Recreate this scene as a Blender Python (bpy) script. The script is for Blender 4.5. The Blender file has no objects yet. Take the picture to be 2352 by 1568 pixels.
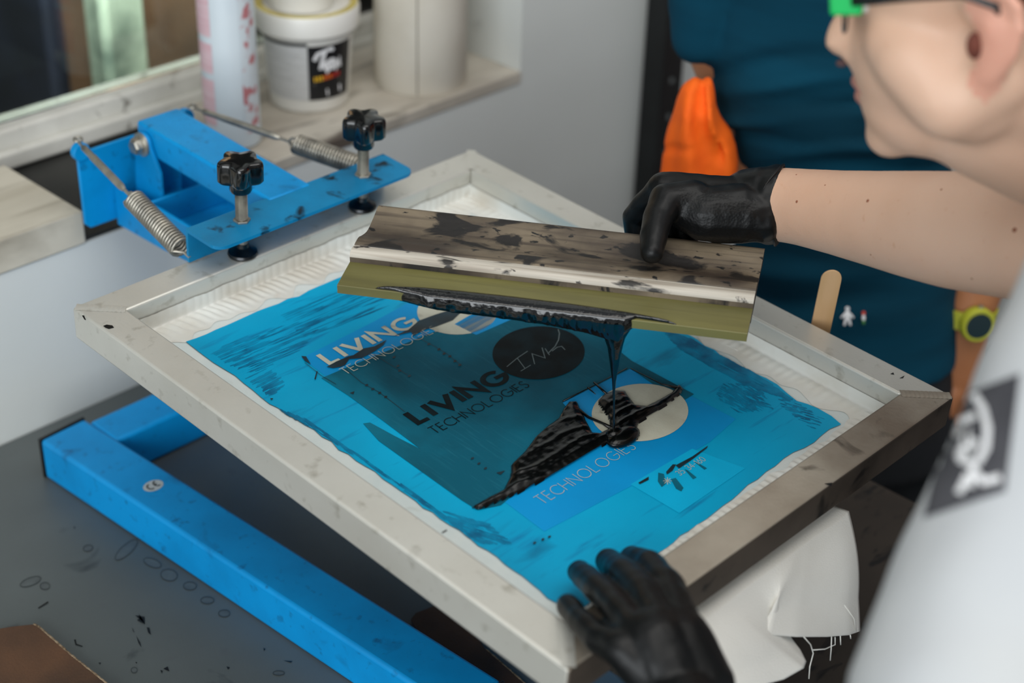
import bpy, bmesh, math, random
from mathutils import Vector as V, Matrix, noise
from mathutils.bvhtree import BVHTree
from mathutils.geometry import tessellate_polygon
random.seed(7)
S = bpy.context.scene
COL = S.collection
PI = math.pi
TZ = 0.87                                   # bench top height
# ------------------------------------------------------------------ camera
F_PX = 3725.75
CX, CY = 1176.0, 784.0
R = ((0.6976928796936627, -0.7158499941912391, 0.02798984532231957),
     (-0.3552356167668731, -0.3796254169365292, -0.8542202288614018),
     (0.6221192025689478, 0.5860403814006073, -0.5191573645464417))
CAM = V((0, 0, TZ + 1.0))
RX, RY, RZ = V(R[0]), V(R[1]), V(R[2])      # right, down, forward
RH = V((RX.x, RX.y, 0)).normalized()        # level right / level forward
FH = V((RZ.x, RZ.y, 0)).normalized()
UP = V((0, 0, 1))

def ray(p):
    return RX * ((p[0] - CX) / F_PX) + RY * ((p[1] - CY) / F_PX) + RZ
def at_z(p, z):
    d = ray(p); return CAM + d * ((z - CAM.z) / d.z)
def at_y(p, y):
    d = ray(p); return CAM + d * (y / d.y)
def at_x(p, x):
    d = ray(p); return CAM + d * (x / d.x)
def at_d(px, py, dep):
    return CAM + ray((px, py)) * (dep * KS)
def at_v(px, py, dist):                     # on an upright plane facing the camera
    d = ray((px, py)); return CAM + d * (dist / d.dot(FH))
# frame of the printing screen (tilted 3 degrees)
TI = math.radians(2.97618172); KF = 0.775; KS = KF / 0.8
FN = V((0, -math.sin(TI), math.cos(TI))); FE = V((1, 0, 0)); FY = V((0, math.cos(TI), math.sin(TI)))
def fw(u, v, w):
    return CAM + FE * u + FY * v + FN * (w - KF)
def on_f(p, w=0.0):                         # pixel -> (u, v) on the plane w of the screen
    d = ray(p); q = d * ((w - KF) / FN.dot(d)); return (q.dot(FE), q.dot(FY))

# ------------------------------------------------------------------ materials
def lin(c):
    if isinstance(c, str):
        c = c.lstrip('#'); c = [int(c[i:i + 2], 16) / 255 for i in (0, 2, 4)]
    return tuple((x / 12.92 if x <= 0.04045 else ((x + 0.055) / 1.055) ** 2.4) for x in c) + (1,)
MATS = {}
def pmat(name, col, rough=0.5, metal=0.0, col2=None, ns=20, nlo=.4, nhi=.65, stain=None, ss=12, slo=.6, shi=.66,
         bump=0.0, bs=60, st=(1, 1, 1), sst=None, coat=0.0, sss=0.0, rvar=0.0, spec=None, fine=None, trans=0.0, uv=False, stain2=None):
    m = bpy.data.materials.new(name); m.use_nodes = True
    nt = m.node_tree; N = nt.nodes; Lk = nt.links
    b = N['Principled BSDF']
    b.inputs['Roughness'].default_value = rough
    b.inputs['Metallic'].default_value = metal
    if coat: b.inputs['Coat Weight'].default_value = coat; b.inputs['Coat Roughness'].default_value = .08
    if sss:
        b.inputs['Subsurface Weight'].default_value = sss
        b.inputs['Subsurface Radius'].default_value = (.012, .005, .003)
    if spec is not None: b.inputs['Specular IOR Level'].default_value = spec
    if trans: b.inputs['Transmission Weight'].default_value = trans
    tc = N.new('ShaderNodeTexCoord')
    def mapped(s):
        mp = N.new('ShaderNodeMapping'); mp.inputs['Scale'].default_value = s
        Lk.new(tc.outputs['UV' if uv else 'Object'], mp.inputs['Vector']); return mp.outputs['Vector']
    def noise_n(scale, s, detail=6, dist=0.0):
        n = N.new('ShaderNodeTexNoise'); n.inputs['Scale'].default_value = scale
        n.inputs['Detail'].default_value = detail; n.inputs['Distortion'].default_value = dist
        Lk.new(mapped(s), n.inputs['Vector']); return n.outputs['Fac']
    def ramp(src, lo, hi):
        r = N.new('ShaderNodeMapRange'); r.inputs['From Min'].default_value = lo; r.inputs['From Max'].default_value = hi
        Lk.new(src, r.inputs['Value']); return r.outputs['Result']
    cur = None
    base = lin(col)
    def mix(fac, a, bcol):
        x = N.new('ShaderNodeMix'); x.data_type = 'RGBA'
        Lk.new(fac, x.inputs['Factor'])
        if isinstance(a, tuple): x.inputs['A'].default_value = a
        else: Lk.new(a, x.inputs['A'])
        x.inputs['B'].default_value = bcol
        return x.outputs['Result']
    cur = base
    if col2: cur = mix(ramp(noise_n(ns, st), nlo, nhi), cur, lin(col2))
    if fine: cur = mix(ramp(noise_n(fine[1], fine[4] if len(fine) > 4 else st, 3), fine[2], fine[3]), cur, lin(fine[0]))
    if stain: cur = mix(ramp(noise_n(ss, sst or st, 8, .6), slo, shi), cur, lin(stain))
    if stain2: cur = mix(ramp(noise_n(stain2[1], stain2[4], 10, .3), stain2[2], stain2[3]), cur, lin(stain2[0]))
    if isinstance(cur, tuple): b.inputs['Base Color'].default_value = cur
    else: Lk.new(cur, b.inputs['Base Color'])
    if rvar:
        rr = N.new('ShaderNodeMapRange'); rr.inputs['To Min'].default_value = max(0, rough - rvar); rr.inputs['To Max'].default_value = min(1, rough + rvar)
        Lk.new(noise_n(25, (1, 1, 1)), rr.inputs['Value']); Lk.new(rr.outputs['Result'], b.inputs['Roughness'])
    if bump:
        bp = N.new('ShaderNodeBump'); bp.inputs['Strength'].default_value = bump; bp.inputs['Distance'].default_value = .002
        Lk.new(noise_n(bs, st), bp.inputs['Height']); Lk.new(bp.outputs['Normal'], b.inputs['Normal'])
    MATS[name] = m
    return m

M_blue = pmat('blue_paint', '#0092d6', .45, spec=.3, col2='#0086c6', ns=14, stain='#0a4f7d', ss=26, slo=.62, shi=.85, bump=.05, bs=300, fine=('#0b5a8c', 90, .62, .8))
M_bluedirty = pmat('blue_paint_worn', '#0082b6', .5, spec=.3, col2='#066c98', ns=18, nlo=.35, nhi=.7, stain='#07202e', ss=48, slo=.58, shi=.68, bump=.08, bs=260)
M_steel = pmat('zinc_steel', '#b9b4a8', .38, .8, col2='#8d8a82', ns=60, bump=.05, bs=200)
M_darksteel = pmat('dark_steel', '#4a4b4d', .3, 1.0, col2='#2e2f31', ns=40)
M_plastic = pmat('black_plastic', '#08090a', .16, coat=.3)
M_cap = pmat('black_cap_plastic', '#0c0d0e', .5)
M_alu = pmat('aluminium', '#d0cec6', .38, .4, col2='#c2bfb5', ns=9, nlo=.35, nhi=.75, stain='#6d675c', ss=16, slo=.66, shi=.9, bump=.06, bs=400, fine=('#9a9588', 70, .6, .85))
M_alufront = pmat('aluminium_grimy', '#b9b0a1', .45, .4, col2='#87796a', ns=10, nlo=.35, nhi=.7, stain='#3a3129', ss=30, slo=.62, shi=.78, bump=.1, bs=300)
M_mesh = pmat('white_mesh', '#d5dbd8', .6, col2='#c7d2d2', ns=16, stain='#aeb3ab', ss=30, slo=.64, shi=.85, bump=.1, bs=700)
M_tape = pmat('glue_white', '#dedfda', .4, col2='#cfcabf', ns=18, stain='#b39b86', ss=24, slo=.66, shi=.9)
M_emul = pmat('blue_emulsion', '#00a6d2', .45, spec=.2, col2='#0093bf', ns=5, nlo=.35, nhi=.65, st=(.8, 1.6, 1), stain='#06436a', ss=7, slo=.6, shi=.78, sst=(.7, 3.6, 1), bump=.06, bs=500, fine=('#0a6d9f', 60, .6, .8, (.25, 2.2, 1)))
M_emulb = pmat('blue_emulsion_clean', '#0391d0', .45, spec=.2, col2='#0388c4', ns=9)
M_emull = pmat('blue_emulsion_pale', '#04addb', .45, spec=.2, col2='#04a0cc', ns=12)
M_dark = pmat('exposed_teal', '#0b566a', .5, spec=.12, col2='#0f7690', ns=7, nlo=.45, nhi=.7, st=(1, 1, 1), stain='#062a34', ss=5, slo=.50, shi=.72, fine=('#1a6478', 120, .56, .8, (3, .25, 1)), bump=.05, bs=600)
M_black = pmat('printed_black', '#040d11', .5, spec=.12, col2='#0a1d23', ns=50)
M_scrape = pmat('scraped_ink', '#0384ae', .45, spec=.2, col2='#045f86', ns=60)
M_thin = pmat('pencil_grey', '#5c6a6c', .5)
M_cream = pmat('open_mesh_cream', '#c5c4b3', .55, col2='#b4b1a0', ns=25, stain='#7d786a', ss=50, slo=.66, shi=.76, bump=.12, bs=500)
M_smear = pmat('dried_ink', '#0a1a22', .45, col2='#12303c', ns=40)
M_ink = pmat('wet_black_ink', '#020304', .07, bump=.22, bs=140, spec=.7)
M_inkrough = pmat('thick_black_ink', '#020303', .22, bump=.2, bs=110, st=(.5, 2.5, 1), spec=.4)
M_wood = pmat('stained_wood', '#7a6d5a', .5, col2='#362c24', ns=8, nlo=.38, nhi=.60, st=(1, 1.4, 1), stain='#15110f', ss=26, slo=.53, shi=.575, sst=(.7, 1.3, 1), bump=.15, bs=120, uv=True, fine=('#382e26', 70, .5, .72, (.10, 2.5, 1)), stain2=('#0c0a09', 110, .61, .65, (.6, 1.2, 1)))
M_woodlip = pmat('bare_wood', '#bdb6aa', .5, col2='#85796a', ns=60, nlo=.45, nhi=.75, st=(.1, 3, 1), stain='#1c1815', ss=40, slo=.60, shi=.66, sst=(.5, 2, 1), bump=.1, bs=120, uv=True, stain2=('#2a2420', 90, .64, .68, (.6, 1, 1)))
M_woodend = pmat('inked_end_grain', '#0b0a0a', .4, col2='#191613', ns=40)
M_blade = pmat('olive_rubber', '#6e6a3c', .4, col2='#4f4b2a', ns=12, nlo=.4, nhi=.7, st=(.3, 3, 1), stain='#2f2d1a', ss=26, slo=.62, shi=.8, sst=(.3, 3, 1), bump=.05, bs=200, uv=True, fine=('#5a5630', 90, .55, .8, (.08, 3, 1)))
M_table = pmat('grey_bench_sheet', '#5f6565', .42, .2, col2='#505554', ns=4, nlo=.35, nhi=.7, stain='#33383a', ss=14, slo=.66, shi=.74, bump=.05, bs=500, fine=('#565a5a', 45, .62, .75))
M_hard = pmat('brown_hardboard', '#5b3c24', .75, col2='#3a2616', ns=14, nlo=.3, nhi=.7, stain='#140d08', ss=9, slo=.55, shi=.75, bump=.25, bs=400)
M_hardedge = pmat('frayed_edge', '#8d7b63', .9, col2='#5d4a36', ns=200)
M_darkboard = pmat('inked_board', '#352d25', .75, col2='#241e18', ns=8, nlo=.35, nhi=.7, stain='#070605', ss=22, slo=.58, shi=.66, sst=(1, 3, 1), bump=.15, bs=200)
M_cloth = pmat('white_cotton', '#f0eee7', .85, col2='#e6e3da', ns=8, bump=.25, bs=900)
M_shirt = pmat('white_jersey', '#b7b9ba', .85, col2='#aeb1b5', ns=5, bump=.15, bs=30)
M_shirtlogo = pmat('charcoal_print', '#45454a', .8, col2='#38383d', ns=30)
M_teal = pmat('teal_jersey', '#094156', .95, spec=.15, col2='#073344', ns=5, bump=.25, bs=14, st=(.5, .5, 3))
M_trouser = pmat('black_trousers', '#0b0f14', .85, col2='#11161c', ns=10, bump=.3, bs=20)
M_skin = pmat('skin', '#d6b199', .5, col2='#cea58b', ns=9, nlo=.35, nhi=.7, sss=.12, bump=.12, bs=500, fine=('#c79a7e', 140, .66, .8))
M_skintan = pmat('tan_skin', '#bd8058', .5, col2='#b0724a', ns=9, sss=.1, bump=.1, bs=300)
M_mole = pmat('mole', '#8a5238', .6)
M_glove = pmat('black_nitrile', '#060708', .40, col2='#0a0b0c', ns=30, bump=.35, bs=55, spec=.28)
M_hair = pmat('brown_hair', '#6b412a', .6, col2='#4a2b1b', ns=60, st=(1, 1, .2), bump=.4, bs=150)
M_green = pmat('green_plastic', '#0fb55a', .35)
M_lip = pmat('lip', '#b97d70', .45)
M_eye = pmat('eye_white', '#dedcd6', .2)
M_iris = pmat('iris_brown', '#2a1a12', .15)
M_sill = pmat('veined_sill', '#cdc7bb', .5, col2='#a29a8e', ns=9, nlo=.35, nhi=.65, st=(.6, 1.5, 1), stain='#5c534b', ss=14, slo=.56, shi=.72, bump=.05, bs=100)
M_sillwood = pmat('limed_board', '#cbc4b4', .65, col2='#b0a897', ns=6, st=(.5, 4, 1), stain='#847b6b', ss=9, slo=.6, shi=.8, sst=(.4, 4, 1), bump=.15, bs=120)
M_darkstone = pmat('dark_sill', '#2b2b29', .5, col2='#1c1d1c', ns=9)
M_wall = pmat('painted_wall', '#d8dcdb', .8, col2='#cccfcb', ns=2.2, nlo=.3, nhi=.75, stain='#8d8d8c', ss=8, slo=.68, shi=.85, bump=.05, bs=40)
M_sash = pmat('peeling_white_paint', '#d3d2cb', .6, col2='#b9b7af', ns=9, stain='#8a8780', ss=40, slo=.6, shi=.7, bump=.3, bs=60)
M_pinkwall = pmat('far_wall', '#9b8d8c', .9, col2='#8a7c7c', ns=3)
M_floor = pmat('concrete_floor', '#4a4846', .8, col2='#3a3836', ns=4)
M_post = pmat('black_steel', '#0b0d0e', .5, col2='#121516', ns=20)
M_orange = pmat('orange_fabric', '#ff6a00', .8, col2='#f05a00', ns=12, bump=.2, bs=60)
M_can = pmat('can_pale_blue', '#ccd6dc', .35, col2='#c2cdd4', ns=10)
M_pink = pmat('can_pink_print', '#dcc0c6', .4, col2='#d4adb5', ns=60, st=(.2, .2, 3))
M_red = pmat('can_red_print', '#b9767a', .4, col2='#cba6a8', ns=40)
M_tubwhite = pmat('white_tub', '#e2e0da', .4, col2='#d8d5cc', ns=10)
M_yellow = pmat('yellow_crust', '#cbbd74', .5, col2='#b3a04e', ns=50)
M_label = pmat('grey_label', '#c9c9c8', .5, col2='#bcbcbb', ns=90, st=(.3, .3, 3))
M_lblack = pmat('label_black', '#0d0d10', .45)
M_lwhite = pmat('label_white', '#e6e6e8', .5)
M_lyel = pmat('label_yellow', '#e6b31e', .5)
M_lor = pmat('label_orange', '#e0661c', .5)
M_lred = pmat('label_red', '#b3241c', .5)
M_paper = pmat('paper_cream', '#d9d3c6', .8, col2='#cfc8b9', ns=14, bump=.1, bs=80)
M_seam = pmat('paper_seam', '#8d877b', .9)
M_sticker = pmat('sticker_grey', '#b9bfc0', .4)
M_wstick = pmat('birch_stick', '#d9b184', .55, col2='#cda473', ns=12, st=(4, 4, .5))
M_pale = pmat('pale_green_plastic', '#c6d1bd', .6, col2='#b3c0ac', ns=9, nlo=.4, nhi=.7, stain='#6c7a6e', ss=7, slo=.6, shi=.72)
M_brown = pmat('brown_card', '#7a583f', .8, col2='#553c2a', ns=8)
M_navy = pmat('navy_plastic', '#23283a', .6, col2='#181b26', ns=8)
M_amber = pmat('amber_card', '#8a5a1e', .7, col2='#5d3a12', ns=8)
M_outdark = pmat('dark_shed', '#1b211f', .9, col2='#101514', ns=5)
M_watch = pmat('lime_rubber', '#b6b936', .45)
M_dial = pmat('watch_dial', '#0d2a30', .12)
M_pinred = pmat('pin_red', '#d8452a', .4)
M_pingreen = pmat('pin_green', '#3c7a3a', .4)

def glassmat(name, tint=(1, 1, 1, 1), gl=.12, rough=.02):
    m = bpy.data.materials.new(name); m.use_nodes = True; nt = m.node_tree; N = nt.nodes; N.clear()
    o = N.new('ShaderNodeOutputMaterial'); t = N.new('ShaderNodeBsdfTransparent'); t.inputs['Color'].default_value = tint
    g = N.new('ShaderNodeBsdfGlossy'); g.inputs['Roughness'].default_value = rough
    fr = N.new('ShaderNodeFresnel'); fr.inputs['IOR'].default_value = 1.5
    ad = N.new('ShaderNodeMath'); ad.operation = 'ADD'; ad.inputs[1].default_value = gl
    mx = N.new('ShaderNodeMixShader')
    nt.links.new(fr.outputs[0], ad.inputs[0]); nt.links.new(ad.outputs[0], mx.inputs[0])
    nt.links.new(t.outputs[0], mx.inputs[1]); nt.links.new(g.outputs[0], mx.inputs[2]); nt.links.new(mx.outputs[0], o.inputs[0])
    return m
M_glass = glassmat('window_glass', (.8, .86, .84, 1), .02)
M_lens = glassmat('spectacle_lens', (.95, .96, .97, 1), .08)

# glove bump with small dimples comes from a voronoi layer
def glove_dimples(m):
    nt = m.node_tree; N = nt.nodes
    bp = [n for n in N if n.type == 'BUMP'][0]
    tc = [n for n in N if n.type == 'TEX_COORD'][0]
    vo = N.new('ShaderNodeTexVoronoi'); vo.inputs['Scale'].default_value = 420
    nt.links.new(tc.outputs['Object'], vo.inputs['Vector'])
    b2 = N.new('ShaderNodeBump'); b2.inputs['Strength'].default_value = .35; b2.inputs['Distance'].default_value = .0006
    nt.links.new(vo.outputs['Distance'], b2.inputs['Height'])
    nt.links.new(bp.outputs['Normal'], b2.inputs['Normal'])
    nt.links.new(b2.outputs['Normal'], N['Principled BSDF'].inputs['Normal'])
M_glovegrip = pmat('black_nitrile_grip', '#060708', .42, col2='#0a0b0c', ns=30, bump=.25, bs=55, spec=.28)
glove_dimples(M_glovegrip)

# ------------------------------------------------------------------ geometry helpers
def basis(axis):
    a = V(axis).normalized()
    h = V((0, 0, 1)) if abs(a.z) < .9 else V((1, 0, 0))
    x = a.cross(h).normalized(); y = a.cross(x).normalized()
    return x, y, a
class MB:
    def __init__(s): s.v = []; s.f = []; s.m = []
    def add(s, vs, fs, mi=0):
        o = len(s.v); s.v += [V(p) for p in vs]; s.f += [[i + o for i in f] for f in fs]; s.m += [mi] * len(fs); return s
    def box(s, c, sx, sy, sz, X=V((1, 0, 0)), Y=V((0, 1, 0)), Z=V((0, 0, 1)), mi=0):
        c = V(c); vs = []
        for k in (-1, 1):
            for j in (-1, 1):
                for i in (-1, 1): vs.append(c + X * (i * sx / 2) + Y * (j * sy / 2) + Z * (k * sz / 2))
        return s.add(vs, [[0, 2, 3, 1], [4, 5, 7, 6], [0, 1, 5, 4], [2, 6, 7, 3], [0, 4, 6, 2], [1, 3, 7, 5]], mi)
    def bb(s, x0, x1, y0, y1, z0, z1, mi=0):
        return s.box(((x0 + x1) / 2, (y0 + y1) / 2, (z0 + z1) / 2), x1 - x0, y1 - y0, z1 - z0, mi=mi)
    def prism(s, poly, fn, h0, h1, mi=0):                 # poly: 2d points, fn(p, h) -> world
        n = len(poly); a = [fn(p, h0) for p in poly]; b = [fn(p, h1) for p in poly]
        tr = tessellate_polygon([[V((p[0], p[1], 0)) for p in poly]])
        fs = [[i, (i + 1) % n, n + (i + 1) % n, n + i] for i in range(n)]
        fs += [[t[2], t[1], t[0]] for t in tr] + [[n + t[0], n + t[1], n + t[2]] for t in tr]
        return s.add(a + b, fs, mi)
    def flat(s, poly, fn, h, mi=0):
        tr = tessellate_polygon([[V((p[0], p[1], 0)) for p in poly]])
        return s.add([fn(p, h) for p in poly], [list(t) for t in tr], mi)
    def tube(s, pts, rad, n=12, mi=0, closed=False, cap=True, flat=None):
        pts = [V(p) for p in pts]; m = len(pts)
        if not isinstance(rad, (list, tuple)): rad = [rad] * m
        vs = []; px = None
        for i, p in enumerate(pts):
            if closed: t = (pts[(i + 1) % m] - pts[i - 1])
            else: t = pts[min(i + 1, m - 1)] - pts[max(i - 1, 0)]
            t.normalize()
            if px is None: x, y, _ = basis(t)
            else:
                x = (px - t * px.dot(t)).normalized(); y = t.cross(x).normalized()
            px = x
            for k in range(n):
                a = 2 * PI * k / n
                vs.append(p + x * (math.cos(a) * rad[i]) + y * (math.sin(a) * rad[i]))
        fs = []
        for i in range(m if closed else m - 1):
            j = (i + 1) % m
            for k in range(n):
                fs.append([i * n + k, i * n + (k + 1) % n, j * n + (k + 1) % n, j * n + k])
        if cap and not closed:
            fs.append(list(range(n))[::-1]); fs.append([(m - 1) * n + k for k in range(n)])
        return s.add(vs, fs, mi)
    def capsule(s, a, b, ra, rb, n=14, mi=0):             # rounded tapered limb
        a = V(a); b = V(b); d = (b - a); L = d.length; d = d / L if L > 1e-6 else V((0, 0, 1))
        pts = []; rad = []
        for k in range(5):
            t = -PI / 2 + PI / 2 * k / 4.0; pts.append(a + d * (ra * math.sin(t))); rad.append(max(ra * math.cos(t), ra * .03))
        for k in range(5):
            t = PI / 2 * k / 4.0; pts.append(b + d * (rb * math.sin(t))); rad.append(max(rb * math.cos(t), rb * .03))
        return s.tube(pts, rad, n, mi)
    def chain(s, pts, n=14, mi=0):                        # [(p, r)...] overlapping capsules
        for (p, r), (q, t) in zip(pts, pts[1:]): s.capsule(p, q, r, t, n, mi)
        return s
    def lathe(s, prof, o, axis=(0, 0, 1), n=32, mi=0, cap=True, X=None, Y=None):
        x, y, a = basis(axis); o = V(o)
        if X is not None: x, y = X, Y
        vs = [o + x * (r * math.cos(2 * PI * k / n)) + y * (r * math.sin(2 * PI * k / n)) + a * z for r, z in prof for k in range(n)]
        fs = [[i * n + k, i * n + (k + 1) % n, (i + 1) * n + (k + 1) % n, (i + 1) * n + k] for i in range(len(prof) - 1) for k in range(n)]
        if cap: fs += [list(range(n))[::-1], [(len(prof) - 1) * n + k for k in range(n)]]
        return s.add(vs, fs, mi)
    def ell(s, c, rx, ry, rz, X=V((1, 0, 0)), Y=V((0, 1, 0)), Z=V((0, 0, 1)), mi=0, nu=20, nv=12):
        c = V(c); vs = [c - Z * rz]; fs = []
        for j in range(1, nv):
            t = -PI / 2 + PI * j / nv
            for i in range(nu):
                a = 2 * PI * i / nu
                vs.append(c + X * (rx * math.cos(t) * math.cos(a)) + Y * (ry * math.cos(t) * math.sin(a)) + Z * (rz * math.sin(t)))
        vs.append(c + Z * rz)
        for i in range(nu): fs.append([0, 1 + (i + 1) % nu, 1 + i])
        for j in range(nv - 2):
            for i in range(nu):
                p = 1 + j * nu; q = p + nu
                fs.append([p + i, p + (i + 1) % nu, q + (i + 1) % nu, q + i])
        e = len(vs) - 1; p = 1 + (nv - 2) * nu
        for i in range(nu): fs.append([p + i, p + (i + 1) % nu, e])
        return s.add(vs, fs, mi)
    def loft(s, rings, mi=0, cap=True, closed_ring=True):
        n = len(rings[0]); m = len(rings); vs = [p for r in rings for p in r]; fs = []
        kk = n if closed_ring else n - 1
        for i in range(m - 1):
            for k in range(kk):
                fs.append([i * n + k, i * n + (k + 1) % n, (i + 1) * n + (k + 1) % n, (i + 1) * n + k])
        if cap and closed_ring: fs += [list(range(n))[::-1], [(m - 1) * n + k for k in range(n)]]
        return s.add(vs, fs, mi)
    def grid(s, fn, nu, nv, mi=0):
        vs = [fn(i / nu, j / nv) for j in range(nv + 1) for i in range(nu + 1)]
        fs = [[j * (nu + 1) + i, j * (nu + 1) + i + 1, (j + 1) * (nu + 1) + i + 1, (j + 1) * (nu + 1) + i] for j in range(nv) for i in range(nu)]
        return s.add(vs, fs, mi)
    def mesh(s, name, off=V((0, 0, 0))):
        me = bpy.data.meshes.new(name)
        me.from_pydata([tuple(p - off) for p in s.v], [], s.f)
        for p, mi in zip(me.polygons, s.m): p.material_index = mi
        bm = bmesh.new(); bm.from_mesh(me); bmesh.ops.recalc_face_normals(bm, faces=bm.faces); bm.to_mesh(me); bm.free()
        return me

def set_uv(o, fn):
    me = o.data; off = root_loc(o); ul = me.uv_layers.new(name='UVMap')
    for lp_ in me.loops: ul.data[lp_.index].uv = fn(me.vertices[lp_.vertex_index].co + off)
def root_loc(o):
    while o.parent: o = o.parent
    return o.location.copy()
def put(name, mb, mats, parent=None, loc=None, smooth=40, bevel=0, seg=2, solid=0, label=None, me=None):
    off = root_loc(parent) if parent else (V(loc) if loc is not None else V((0, 0, 0)))
    if me is None: me = mb.mesh(name, off)
    if not isinstance(mats, (list, tuple)): mats = [mats]
    for m in mats: me.materials.append(m)
    if smooth:
        for p in me.polygons: p.use_smooth = True
        if smooth < 180: me.set_sharp_from_angle(angle=math.radians(smooth))
    o = bpy.data.objects.new(name, me); COL.objects.link(o)
    if parent: o.parent = parent
    else: o.location = off
    if solid:
        md = o.modifiers.new('solid', 'SOLIDIFY'); md.thickness = solid; md.offset = -1
    if bevel:
        md = o.modifiers.new('bevel', 'BEVEL'); md.width = bevel; md.segments = seg; md.limit_method = 'ANGLE'; md.angle_limit = math.radians(35)
        md.harden_normals = False
    if label: o['label'] = label
    return o
def baked(mb, name, voxel, smooth=6, off=V((0, 0, 0)), disp=None, keep=True):
    """overlapping closed shapes grown together into one continuous surface"""
    me = mb.mesh('raw_' + name)
    o = bpy.data.objects.new('raw_' + name, me); COL.objects.link(o)
    r = o.modifiers.new('r', 'REMESH'); r.mode = 'VOXEL'; r.voxel_size = voxel
    if smooth:
        sm = o.modifiers.new('s', 'SMOOTH'); sm.factor = .5; sm.iterations = smooth
    dg = bpy.context.evaluated_depsgraph_get()
    res = bpy.data.meshes.new_from_object(o.evaluated_get(dg))
    bpy.data.objects.remove(o); bpy.data.meshes.remove(me)
    res.name = name
    if disp:
        res.update()
        nn = [v.normal.copy() for v in res.vertices]
        for v, n in zip(res.vertices, nn): v.co = v.co + n * disp(v.co, n)
    for v in res.vertices: v.co = v.co - off
    return res
def empty(name, loc, label, cat, group=None):
    o = bpy.data.objects.new(name, None); COL.objects.link(o); o.location = loc; o.empty_display_size = .05
    o['label'] = label; o['category'] = cat
    if group: o['group'] = group
    return o
def tag(o, label=None, cat=None, group=None, kind=None):
    if label: o['label'] = label
    if cat: o['category'] = cat
    if group: o['group'] = group
    if kind: o['kind'] = kind
    return o
def structure(name, mb, m, label=None, **k):
    o = put(name, mb, m, **k); o['kind'] = 'structure'
    if label: o['label'] = label
    return o

# ------------------------------------------------------------------ stroke lettering
def arc(cx, cy, rx, ry, a0, a1, n=14):
    return [(cx + rx * math.cos(math.radians(a0 + (a1 - a0) * i / n)), cy + ry * math.sin(math.radians(a0 + (a1 - a0) * i / n))) for i in range(n + 1)]
GL = {
    'L': (.50, [[(0, 1), (0, 0), (.46, 0)]]),
    'I': (.0, [[(0, 0), (0, 1)]]),
    'V': (.78, [[(0, 1), (.39, 0), (.78, 1)]]),
    'N': (.72, [[(0, 0), (0, 1), (.72, 0), (.72, 1)]]),
    'G': (.92, [arc(.47, .5, .47, .5, 48, 360, 26) + [(.5, .5)]]),
    'T': (.56, [[(0, 1), (.56, 1)], [(.28, 1), (.28, 0)]]),
    'E': (.44, [[(.44, 1), (0, 1), (0, 0), (.44, 0)], [(0, .52), (.4, .52)]]),
    'C': (.80, [arc(.5, .5, .5, .5, 45, 315, 22)]),
    'H': (.66, [[(0, 0), (0, 1)], [(.66, 0), (.66, 1)], [(0, .52), (.66, .52)]]),
    'O': (1.0, [arc(.5, .5, .5, .5, 0, 360, 28)]),
    'S': (.5, [arc(.26, .75, .22, .24, 30, 270, 12) + arc(.25, .25, .25, .26, 90, -150, 12)]),
    '3': (.5, [arc(.24, .75, .22, .25, 150, -90, 10) + arc(.24, .25, .25, .25, 90, -150, 10)]),
    '5': (.5, [[(.45, 1), (.08, 1), (.04, .56)] + arc(.24, .32, .25, .32, 110, -140, 12)]),
    '4': (.55, [[(.4, 0), (.4, 1), (0, .3), (.55, .3)]]),
    '6': (.52, [[(.4, 1), (.1, .5)] + arc(.26, .3, .25, .3, 150, 510, 20)]),
    '0': (.56, [arc(.28, .5, .27, .5, 0, 360, 20)]),
    '1': (.2, [[(0, .8), (.18, 1), (.18, 0)]]),
    '-': (.3, [[(0, .45), (.3, .45)]]),
    '.': (.1, [[(0, 0), (.05, .06)]]),
}
def stroke_quads(line, w):
    """one ribbon polygon per straight bit, mitred at bends"""
    pts = [V((p[0], p[1])) for p in line]; n = len(pts); L = []; Rr = []
    closed = (pts[0] - pts[-1]).length < 1e-4
    for i in range(n):
        if closed: a = pts[i - 1] if i > 0 else pts[-2]; c = pts[i + 1] if i < n - 1 else pts[1]
        else: a = pts[i - 1] if i else None; c = pts[i + 1] if i < n - 1 else None
        d1 = (pts[i] - a).normalized() if a is not None else None
        d2 = (c - pts[i]).normalized() if c is not None else None
        if d1 is None: d1 = d2
        if d2 is None: d2 = d1
        n1 = V((-d1.y, d1.x)); n2 = V((-d2.y, d2.x)); m = n1 + n2
        if m.length < 1e-4: m = n1
        m.normalize(); sc = 1 / max(m.dot(n1), .38)
        L.append(pts[i] + m * (w / 2 * sc)); Rr.append(pts[i] - m * (w / 2 * sc))
    return L, Rr
def letter(mb, ch, fn, w, h, mi=0):
    for ln in GL[ch][1]:
        L, Rr = stroke_quads(ln, w)
        n = len(L); vs = [fn(p, h) for p in L] + [fn(p, h) for p in Rr]
        mb.add(vs, [[i, i + 1, n + i + 1, n + i] for i in range(n - 1)], mi)
def text_on(mb, txt, p0, p1, hgt, w, wpl, gap, mi=0, skip=()):
    """lettering on the screen mesh between two (u, v) points, cap height hgt (m)"""
    widths = [GL[c][0] if c != ' ' else .4 for c in txt]
    tot = sum(widths) + gap * (len(txt) - 1)
    d = V((p1[0] - p0[0], p1[1] - p0[1])); L = d.length; d.normalize(); up = V((-d.y, d.x)); sx = L / tot
    x = 0
    for i, c in enumerate(txt):
        if c != ' ' and i not in skip:
            def fn(p, h, x=x):
                q = V((p0[0], p0[1])) + d * ((x + p[0]) * sx) + up * (p[1] * hgt); return fw(q.x, q.y, h)
            letter(mb, c, fn, w, wpl, mi)
        x += widths[i] + gap

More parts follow.
